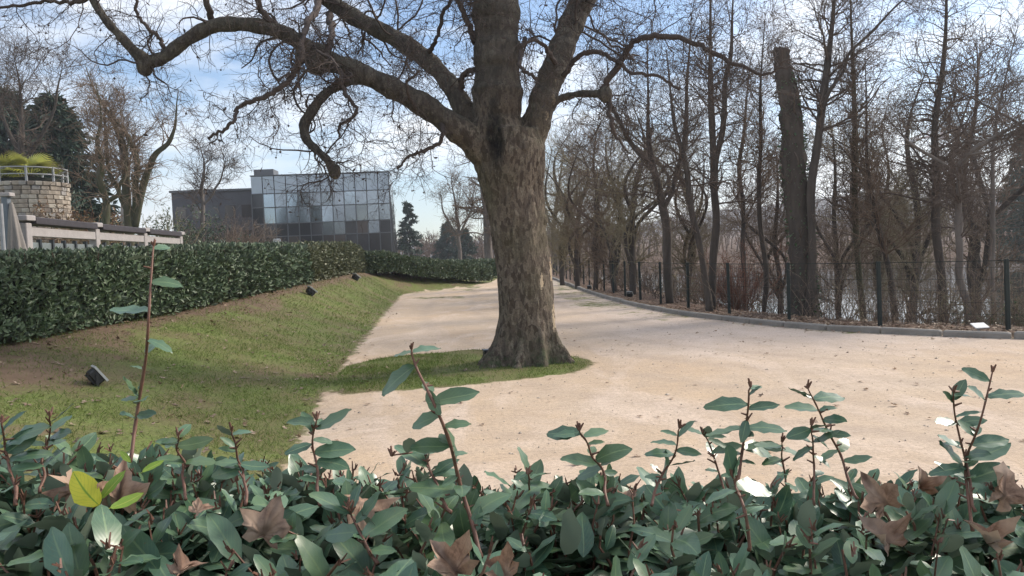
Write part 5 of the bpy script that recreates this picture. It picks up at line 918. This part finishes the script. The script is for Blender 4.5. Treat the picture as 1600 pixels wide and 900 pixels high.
# ------------------------------------------------------------------ grass, leaf litter, pebbles
def ground_cover():
    R = np.random.default_rng(99)
    def scatter(n, x0, x1, y0, y1):
        x = R.uniform(x0, x1, n); y = R.uniform(y0, y1, n); g, s, l, _ = masks(x, y); return x, y, g, s
    m = MB()
    for n, x0, x1, y0, y1, s in ((115000, -6.4, -1.2, 2.2, 14, .050), (46000, -7.0, -2.6, 14, 36, .075), (26000, -2.9, 1.4, 9.5, 14.0, .055), (14000, -6.5, -1.0, 35, 47, .08)):
        x, y, g, so_ = scatter(n, x0, x1, y0, y1); f = fbm(x, y, 2.2, 41); ok = (g > .62) & (R.random(n) < np.clip(1.15 - so_ * 1.1, 0.05, 1) * np.clip((f - .22) * 2.6, .1, 1)); x, y, f = x[ok], y[ok], f[ok]; n = len(x); z = height(x, y)
        leaf_batch(m, BLADE, np.column_stack([x, y, z - .004]), frames(np.column_stack([R.normal(0, .65, (n, 2)), np.full(n, .75)]), R.normal(size=(n, 3))), s * R.uniform(.5, 1.35, n), np.clip(f + R.normal(0, .2, n) + (.22 if s > .06 else .05), .01, .99))  # far blades pushed lighter: sunlight on the far slope put into their colour
    tag(m.build('grass', MAT['grass_blade']), 'short patchy grass growing on the bank and around the tree', 'grass', None, 'stuff')
    m = MB(); q = []
    n = 1300; x = R.uniform(-6.6, -2, n); y = R.uniform(3, 24, n); g, s, l, _ = masks(x, y); ok = g > .6; q.append(np.column_stack([x, y])[ok])
    n = 260; y = R.uniform(4, 30, n); q.append(np.column_stack([x_hdg(y) + R.normal(.15, .35, n), y]))
    n = 150; y = R.uniform(7, 24, n); q.append(np.column_stack([x_toe(y) + R.normal(-.1, .22, n), y]))
    dk = np.diff(KERB, axis=0); nn = nrm(np.stack([-dk[:, 1], dk[:, 0]], -1)); n = 3800; k = (20 + R.random(n) ** .8 * 80).astype(int); d = .16 + R.exponential(.7, n); q.append(KERB[k] + nn[k] * d[:, None] + R.normal(0, .25, (n, 2)))
    n = 160; q.append(np.column_stack([R.uniform(-2, 7, n), R.uniform(4, 16, n)]))
    q = np.concatenate(q); q = q[(q[:, 1] > 2)]; n = len(q); z = height(q[:, 0], q[:, 1]); T = plane_leaf(0)
    leaf_batch(m, T, np.column_stack([q, z + .012]), frames(np.column_stack([R.normal(0, 1, (n, 2)), R.normal(0, .18, n)]), np.column_stack([R.normal(0, .3, (n, 2)), np.ones(n)])), R.uniform(.035, .085, n), R.random(n))
    tag(m.build('leaf_litter', MAT['litter_leaf']), 'scattered dead brown leaves on the bank and along the kerb', 'leaves', None, 'stuff')
    m = MB(); n = 3000; x = R.uniform(-2.4, 9, n); y = 3.5 + R.random(n) ** 1.3 * 14; g, s, l, _ = masks(x, y); ok = (g < .3) & (kerb_off(x, y) < -.2); x, y = x[ok], y[ok]; n = len(x); OV = np.array([[1, 0, 0], [-1, 0, 0], [0, 1, 0], [0, -1, 0], [0, 0, .6], [0, 0, -.6]], float); OF = np.array([[0, 2, 4], [2, 1, 4], [1, 3, 4], [3, 0, 4], [2, 0, 5], [1, 2, 5], [3, 1, 5], [0, 3, 5]])
    s = R.gamma(2, .0026, n) + .003; V = OV[None] * s[:, None, None] * (1 + .35 * R.normal(size=(n, 6, 1))); m.add((V + np.column_stack([x, y, height(x, y) + s * .2])[:, None]).reshape(-1, 3), (OF[None] + 6 * np.arange(n)[:, None, None]).reshape(-1, 3)); tag(m.build('pebbles', MAT['pebble']), 'loose small pebbles scattered over the gravel yard', 'pebbles', None, 'stuff')
def plane_leaf(det=1, curl=0.0, seed=0):
    """palmate five-lobed dry leaf, unit length along +Y"""
    tips = [(-2.0, .60), (-1.12, .84), (0, 1.0), (1.12, .84), (2.0, .60)]; A = [(-2.75, .10)]
    for k, (a, r) in enumerate(tips):
        if det: A += [(a - .36, r * .74), (a - .20, r * .80), (a, r), (a + .18, r * .82), (a + .36, r * .72)]
        else: A.append((a, r))
        if k < 4: A.append(((a + tips[k + 1][0]) / 2, .52 if det else .45))
    A.append((2.75, .10)); R = np.random.default_rng(seed)
    out = np.array([(math.sin(a) * r * .78, .22 + math.cos(a) * r * .78, 0) for a, r in A]); c = np.array([0, .22, 0.0])
    rings = [out, c + (out - c) * .5] if det else [out]; V = np.concatenate(rings + [[c]]); n = len(out)
    F = [[n * (len(rings) - 1) + (k + 1) % n, n * (len(rings) - 1) + k, len(V) - 1] for k in range(n)]; F3 = np.array(F)
    if det: F3 = np.concatenate([F3] + [np.array([[(k + 1) % n, k, n + k], [(k + 1) % n, n + k, n + (k + 1) % n]]) for k in range(n)])
    x, y = V[:, 0].copy(), V[:, 1].copy(); V[:, 2] = curl * (x * x * 1.9 - .9 * (y - .4) ** 2) + .10 * curl * np.sin(7 * x + seed) + (.05 * np.sin(5 * y + 4 * x + seed) if det else .12 * np.abs(x))
    V[:, 2] += (R.uniform(-.5, .7) * np.abs(x) + R.uniform(-.6, .6) * x * y) * det * (1 if curl else 0); V += det * .022 * R.normal(size=V.shape)
    V[:, 0] *= 1 - .25 * abs(curl)
    UV = np.stack([.5 + .5 * x, y], -1); return V, F3, UV[F3]
ground_cover()

# ------------------------------------------------------------------ foreground hedge (nearest thing to the camera)
def near_hedge():
    R = np.random.default_rng(4242); b0 = np.array([0, 1.2, 0.0]); root = tag(empty('foreground_hedge', b0), 'dark glossy leaved hedge filling the foreground with reddish shoots', 'hedge')
    ztop = lambda x, y: 1.248 - .055 * x + .045 * smooth01((-x - .35) / .5) + .05 * (fbm(x, y, 3.2, 61) - .5) - .10 * smooth01((y - 1.48) / .22)
    P0, DR, UP, SZ, TI = [], [], [], [], []; stems = MB()
    def add_leaf(o, d, u, s): P0.append(o); DR.append(d); UP.append(u); SZ.append(s); TI.append(R.integers(0, 5))
    # random shoots
    nsh = 1500; x = R.uniform(-2.1, 2.1, nsh); y = np.where(np.arange(nsh) < 950, R.uniform(.55, 1.66, nsh), R.uniform(1.3, 1.66, nsh)); zt = ztop(x, y) - R.exponential(.045, nsh) + .02
    for k in range(nsh):
        tip = np.array([x[k], y[k], zt[k]]); ln = R.uniform(.12, .26); lean = nrm(np.array([R.normal(0, .35), R.normal(-.08, .3), 1.0])); foot = tip - lean * ln
        t = np.linspace(0, 1, 5)[:, None]; pth = foot * (1 - t) + tip * t + R.normal(0, .004, (5, 3)); tubes(stems, pth - b0, np.linspace(.0035, .0017, 5) * R.uniform(.8, 1.3), 4)
        nl = R.integers(7, 12); ph = R.uniform(0, 6.28); big = R.uniform(.8, 1.2)
        for j in range(nl):
            f = .1 + .9 * (j + R.random() * .5) / nl; o = foot * (1 - f) + tip * f; a = ph + j * 2.4; out_ = np.array([math.cos(a), math.sin(a), 0]); el = R.normal(.35, .4) + .5 * (f > .85)
            d = nrm(out_ * math.cos(el) + lean * math.sin(el)); u = nrm(lean * 1.1 + R.normal(0, .33, 3) - out_ * .2 + (0, -.15, 0)); add_leaf(o, d, u, big * R.uniform(.046, .088) * (.72 if f > .9 else 1))
        m = 4; q = tip + R.normal(0, .002, (m, 3)); e = q + nrm(R.normal(0, .5, (m, 3)) + lean) * R.uniform(.008, .022, (m, 1)); tubes(stems, np.stack([q, e], 1) - b0, np.tile([.0022, .0012], (m, 1)), 3)
    # deeper fill
    nf = 4600; fx = R.uniform(-1.9, 1.9, nf); fy = R.uniform(.6, 1.66, nf); fz = ztop(fx, fy) - .05 - R.gamma(1.3, .09, nf)
    for k in range(nf): add_leaf(np.array([fx[k], fy[k], fz[k]]), nrm(R.normal(0, 1, 3) + (0, -.2, .3)), nrm(R.normal(0, .5, 3) + (0, 0, 1)), R.uniform(.06, .10))
    # far and near faces of the hedge down to the ground
    nf = 5200; fx = R.uniform(-2.15, 2.15, nf); sd = np.where(R.random(nf) < .7, 1.68, .52); fz = R.uniform(.12, 1.12, nf); fy = sd + R.normal(0, .03, nf); LOW0 = len(P0)
    for k in range(nf): add_leaf(np.array([fx[k], fy[k], fz[k]]), nrm(R.normal(0, .7, 3) + (0, np.sign(sd[k] - 1) * .5, .3)), nrm(R.normal(0, .5, 3) + (0, np.sign(sd[k] - 1), .6)), R.uniform(.055, .085))
    # shoots that stand out in the photo: stem pixels, then leaves (position along the stem 0..1, tip pixel, twist)
    hero = [
        (1.32, 4.0, [(203, 722), (214, 660), (226, 580), (231, 500), (235, 440), (240, 384)], [(.93, 200, 402, .2), (.80, 284, 438, .5), (.84, 212, 437, .1), (.66, 168, 492, .3), (.53, 272, 543, .4), (.98, 268, 385, .1), (.34, 204, 618, .2), (.40, 212, 574, .2), (.23, 246, 652, .1)]),
        (1.22, 5.0, [(752, 872), (738, 820), (720, 755), (700, 690), (676, 625), (652, 580), (643, 545)], [(.97, 612, 550, .3), (.97, 690, 540, .2), (.86, 584, 606, .5), (.66, 774, 602, .5), (.72, 690, 650, .4), (.56, 734, 655, .3), (.60, 640, 662, .3), (.44, 728, 702, .5), (.48, 596, 702, .4), (.36, 690, 762, .3), (.30, 640, 752, .3), (.40, 690, 585, .2), (.2, 800, 750, .3)]),
        (1.24, 3.5, [(500, 790), (496, 740), (492, 700), (495, 655)], [(.95, 446, 659, .3), (.9, 570, 642, .4), (.7, 444, 704, .4), (.6, 566, 700, .4), (.5, 540, 722, .3), (.75, 522, 690, .3), (.45, 470, 735, .2)]),
        (1.30, 3.5, [(950, 790), (944, 745), (926, 712), (905, 672)], [(.95, 850, 672, .3), (.9, 952, 670, .3), (.6, 984, 694, .4), (.5, 868, 715, .4), (.4, 962, 740, .4), (.45, 896, 742, .3)]),
        (1.30, 3.2, [(1018, 790), (1030, 750), (1050, 715), (1062, 668)], [(.9, 1084, 656, .3), (.7, 1012, 700, .3), (.75, 1096, 708, .4), (.55, 1088, 726, .3), (.4, 1008, 742, .3)]),
        (1.34, 3.6, [(1150, 770), (1160, 710), (1166, 660), (1173, 604)], [(.97, 1186, 604, .1), (.82, 1094, 622, .4), (.78, 1218, 630, .2), (.65, 1104, 690, .3), (.62, 1228, 662, .3), (.70, 1158, 690, .5), (.4, 1226, 702, .3), (.42, 1110, 708, .3)]),
        (1.34, 3.2, [(1340, 780), (1316, 715), (1290, 665), (1262, 606)], [(.93, 1230, 612, .2), (.9, 1320, 612, .3), (.8, 1226, 630, .3), (.55, 1326, 676, .6), (.4, 1282, 722, .3), (.3, 1364, 720, .3)]),
        (1.34, 2.8, [(1272, 790), (1272, 730), (1270, 690), (1268, 664)], [(.9, 1232, 682, .3), (.6, 1236, 716, .3), (.5, 1300, 724, .3), (.75, 1296, 700, .3)]),
        (1.26, 3.6, [(1520, 830), (1510, 760), (1512, 715), (1532, 660), (1551, 580)], [(.96, 1500, 577, .2), (.88, 1602, 606, .2), (.86, 1516, 600, .4), (.66, 1502, 652, .3), (.6, 1596, 680, .3), (.5, 1598, 700, .3), (.4, 1470, 672, .3), (.3, 1584, 726, .3)]),
        (1.27, 3.2, [(1524, 800), (1508, 725), (1495, 665), (1490, 612)], [(.96, 1520, 612, .2), (.9, 1474, 612, .2), (.7, 1456, 662, .3), (.68, 1540, 650, .3), (.5, 1470, 690, .3), (.3, 1452, 730, .3)]),
        (1.20, 4.2, [(24, 790), (18, 740), (8, 700), (2, 660)], [(.9, 40, 640, .3), (.85, -30, 650, .3), (.7, 90, 640, .4), (.6, 62, 672, .3), (.5, 88, 690, .3), (.4, 70, 726, .3)]),
        (1.24, 3.2, [(62, 770), (66, 720), (74, 690), (78, 650)], [(.9, 118, 636, .2), (.7, 104, 668, .3), (.6, 40, 690, .3)]),
        (1.28, 3.4, [(290, 780), (286, 740), (280, 705), (278, 680)], [(.95, 298, 658, .4), (.8, 242, 690, .4), (.75, 334, 692, .5), (.6, 300, 716, .3), (.5, 246, 712, .3)]),
        (1.27, 3.6, [(384, 790), (378, 748), (370, 715), (362, 672)], [(.95, 392, 668, .5), (.75, 350, 702, .3), (.6, 420, 735, .3), (.5, 330, 742, .3)]),
        (1.24, 3.6, [(705, 800), (680, 755), (660, 710), (612, 712)], [(.5, 620, 690, .3), (.4, 710, 712, .3)]),
        (1.16, 4.2, [(590, 880), (570, 845), (553, 810), (545, 790)], [(.8, 480, 770, .4), (.6, 620, 760, .3), (.5, 500, 830, .3), (.4, 640, 790, .4)]),
        (1.40, 2.6, [(1135, 780), (1120, 725), (1105, 690), (1098, 676)], [(.9, 1070, 662, .2), (.7, 1140, 700, .3)]),
        (1.38, 2.6, [(1236, 780), (1226, 740), (1222, 712), (1222, 690)], [(.9, 1176, 702, .3), (.8, 1256, 706, .3), (.6, 1190, 722, .3)]),
        (1.36, 2.8, [(836, 800), (830, 770), (826, 745), (824, 740)], [(.9, 806, 742, .4), (.5, 866, 760, .3)]),
        (1.12, 4.0, [(1170, 860), (1164, 800), (1150, 760), (1142, 742)], [(.9, 1130, 690, .5), (.7, 1210, 760, .4), (.6, 1100, 780, .4)]),
    ]
    hero_leaves = []
    for D, rpx, sp, lv in hero:
        n = len(sp); q = np.array([P(u, v, D + .03 * math.sin(i * 1.7 + D * 9)) for i, (u, v) in enumerate(sp)]); q = catmull(q, 24); q[1:-1] += catmull(R.normal(0, .0018, (7, 3)), 24)[1:-1]; r = np.linspace(rpx, rpx * .45, 24) * D / FPX * .75
        r = r * (1 + .18 * (np.arange(24) % 4 == 0)); m = MB(); tubes(m, q - b0, r, 7, cap=True); fw = q[-1]
        e = fw + nrm(R.normal(0, .4, (5, 3)) + (0, 0, 1)) * R.uniform(.006, .016, (5, 1)); tubes(m, np.stack([np.tile(fw, (5, 1)), e], 1) - b0, np.tile([.0026, .0014], (5, 1)), 4)
        for j in R.integers(3, 22, 7): o = q[j]; d = nrm(R.normal(0, 1, 3) * (1, .6, .3) + (0, 0, .6)); tubes(m, np.array([o, o + d * R.uniform(.006, .018)]) - b0, np.array([.0022, .0012]), 4)
        sh = m.build('shoot', MAT['stem'], root, smooth=True)
        for t, u, v, tw in lv:
            o = catmull(q, 101)[int(t * 100)]; tip = P(u, v, o[1] + R.uniform(-.025, .03)); d = tip - o; s = min(np.linalg.norm(d), .078 * R.uniform(.85, 1.1)); up = nrm(np.array([R.normal(0, .35), -.15 - tw + R.normal(0, .25), .8]))
            hero_leaves.append((sh, o, nrm(d), up, max(s, .03)))
        for t in R.uniform(.12, .95, 5):
            o = catmull(q, 101)[int(t * 100)]; hero_leaves.append((sh, o, nrm(np.array([R.normal(0, 1), R.normal(0, .8), R.uniform(0, .9)])), nrm(np.array([R.normal(0, .3), -.3, .8])), R.uniform(.025, .055)))
    P0 = np.array(P0); DR = np.array(DR); UP = np.array(UP); SZ = np.array(SZ); TI = np.array(TI); M = frames(DR, UP); rnd = R.random(len(P0)); low = np.arange(len(P0)) >= LOW0
    LM = []
    for k, T in enumerate(LT):
        mb = MB(); mb.add(T[0], T[1], T[2], rnd=np.full(len(T[0]), k * .17)); LM.append(mb.mesh('leaf', MAT['leaf_green'], True))
    def put(par, o, Rm, s, k, mesh=None, name='leaf'):
        ob = link(name, mesh or LM[k], par); A = np.eye(4); A[:3, :3] = Rm * s; A[:3, 3] = o - b0; ob.matrix_local = Matrix(A.tolist()); return ob
    for k, (sh, o, d, up, s) in enumerate(hero_leaves): put(sh, o, frames(d[None], up[None])[0], s, k % 5)
    # yellow and lime leaves at the left
    def special(mat, o, tip, up, k):
        T = LT[k]; mb = MB(); mb.add(T[0] * ((1.2 if 'yellow' in mat else .8), 1, 1), T[1], T[2], rnd=np.full(len(T[0]), .3)); me = mb.mesh('leaf', MAT[mat], True); d = tip - o; s = np.linalg.norm(d); return put(root, o, frames(nrm(d)[None], np.array(up, float)[None])[0], s, k, me)
    special('leaf_yellow', P(155, 790, 1.14), P(108, 742, 1.13), (.1, -.9, .35), 4)['label'] = 'bright yellow variegated leaf'
    for a, b, k in (((158, 780), (194, 734), 2), ((172, 794), (224, 776), 3), ((204, 722), (188, 704), 1), ((222, 738), (256, 718), 2)): special('leaf_lime', P(*a, 1.15), P(*b, 1.13 + .02 * k), (.1, -.7, .6), k)['label'] = 'lime green young leaf'
    # visible ones become parts
    rel = P0 + DR * SZ[:, None] * .5 - EYE; dep = rel @ _f; uu = 800 + FPX * (rel @ CR) / dep; vv = 450 - FPX * (rel @ CU) / dep
    for ex, ey, er, eD in ((132, 765, 44, 1.16), (195, 745, 44, 1.2), (430, 795, 46, 1.19), (588, 785, 40, 1.24), (697, 866, 44, 1.05), (1365, 765, 44, 1.25), (1372, 830, 46, 1.19), (1568, 752, 46, 1.23), (1535, 832, 46, 1.17)):
        w_ = ~((np.hypot(uu - ex, vv - ey) < er) & (dep < eD)); P0, DR, UP, SZ, TI, M, rnd, dep, uu, vv, low = (q[w_] for q in (P0, DR, UP, SZ, TI, M, rnd, dep, uu, vv, low))
    vis = (uu > -20) & (uu < 1620) & (vv < 905) & (dep > .5); depth_in = ztop(P0[:, 0], P0[:, 1]) - P0[:, 2]
    score = np.where(vis & (depth_in < .06) & ~low, SZ / dep - depth_in * .3, -1); order = np.argsort(-score)[:300 - len(hero_leaves) // 2]; pick = np.zeros(len(P0), bool); pick[order] = True
    for i in order: put(root, P0[i], M[i], SZ[i], int(TI[i]))
    mb = MB()
    for k, T in enumerate(LT_MID): w = (~pick) & (TI == k) & ~low; leaf_batch(mb, T, P0[w] - b0, M[w], SZ[w], rnd[w])
    T = hex_leaf(.26, .22, .12); leaf_batch(mb, T, P0[low] - b0, M[low], SZ[low], rnd[low])
    tag(mb.build('foliage', MAT['leaf_green'], root, smooth=True), kind='stuff'); tag(stems.build('stems', MAT['stem'], root), kind='stuff')
    m = MB(); n = 60; sx = R.uniform(-2, 2, n); sy = R.uniform(.7, 1.5, n); p = np.stack([np.column_stack([sx, sy, np.full(n, -.05)]), np.column_stack([sx + R.normal(0, .05, n), sy + R.normal(0, .05, n), np.full(n, .5)]), np.column_stack([sx + R.normal(0, .12, n), sy + R.normal(0, .1, n), np.full(n, 1.05)])], 1); tubes(m, p - b0, np.tile([.016, .012, .006], (n, 1)), 6); tag(m.build('branches', MAT['stem_grey'], root), kind='stuff')
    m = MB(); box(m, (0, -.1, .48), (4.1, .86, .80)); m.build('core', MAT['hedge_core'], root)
near_hedge()
def dry_leaves():
    L_ = [  # stalk px, tip px, depth, curl, up vector, label
        ((182, 800), (196, 706), 1.17, .5, (.5, -.8, .2), 'curled dry brown leaf standing behind the yellow leaf'),
        ((118, 775), (98, 728), 1.20, .6, (-.5, -.8, .2), 'narrow dry leaf poking up left of the yellow leaf'),
        ((405, 850), (440, 762), 1.16, .25, (.1, -.8, .5), 'broad pale brown dead leaf lying in the hedge, left of centre'),
        ((545, 780), (632, 788), 1.22, -.3, (.1, -.3, .9), 'dark brown dead leaf half buried in the hedge near the middle'),
        ((724, 905), (668, 832), 1.02, .5, (.3, -.9, .3), 'tan dry leaf with pointed lobes in the front of the hedge'),
        ((800, 905), (752, 866), 1.02, .3, (.1, -.7, .6), 'pinkish brown dead leaf just right of the tan pointed one'),
        ((1392, 800), (1340, 732), 1.22, .5, (-.4, -.8, .3), 'brown dead leaf pointing up left of the group at the right'),
        ((1395, 862), (1345, 795), 1.16, .5, (.4, -.8, .3), 'long brown dead leaf hanging below the upward pointing one'),
        ((1556, 790), (1584, 712), 1.20, .5, (.4, -.8, .2), 'dark brown dead leaf standing up at the far right of the hedge'),
        ((1556, 862), (1508, 800), 1.14, .6, (.3, -.8, .3), 'folded brown dead leaf with a sharp tip at the lower right'),
        ((1440, 770), (1440, 720), 1.42, .4, (0, -.8, .4), 'small dark dead leaf peeping over the hedge top right of centre'),
        ((300, 800), (340, 782), 1.18, .3, (0, -.5, .8), 'reddish dead leaf sunk among the green leaves at left'),
        ((975, 785), (985, 758), 1.32, .3, (0, -.6, .7), 'small reddish dead leaf sunk in the hedge near the middle'),
        ((270, 905), (330, 870), 1.0, .3, (0, -.5, .8), 'dead leaf under the green leaves along the bottom edge'),
    ]
    for k, (a, b, D, c, up, lb) in enumerate(L_):
        T = plane_leaf(1, c * 1.5 + .15, k); o, t = P(*a, D + .03), P(*b, D + .06); d = t - o; s = np.linalg.norm(d) * .9; m = MB(); m.add(T[0], T[1], T[2], rnd=np.full(len(T[0]), (k * .37) % 1)); me = m.mesh('dry_leaf', MAT['dead_leaf'], True)
        ob = link('dry_leaf', me); A = np.eye(4); A[:3, :3] = frames(nrm(d)[None], np.array(up, float)[None])[0] * s; A[:3, 3] = o; ob.matrix_world = Matrix(A.tolist()); tag(ob, lb, 'leaf', 'dead leaves caught in the foreground hedge')
dry_leaves()

# ------------------------------------------------------------------ haze
HAZE = 0.0007
if HAZE:
    m = MB(); box(m, (0, 420, 38), (1800, 1400, 90)); hz_ = m.build('haze', None); tag(hz_, 'thin bluish winter haze over the park', None, None, 'stuff')
    hm = bpy.data.materials.new('haze'); hm.use_nodes = True; t = hm.node_tree; t.nodes.clear(); o = t.nodes.new('ShaderNodeOutputMaterial'); v = t.nodes.new('ShaderNodeVolumePrincipled'); v.inputs['Color'].default_value = (.86, .91, 1, 1); v.inputs['Density'].default_value = HAZE; v.inputs['Anisotropy'].default_value = .45; t.links.new(v.outputs[0], o.inputs['Volume']); hz_.data.materials.append(hm)
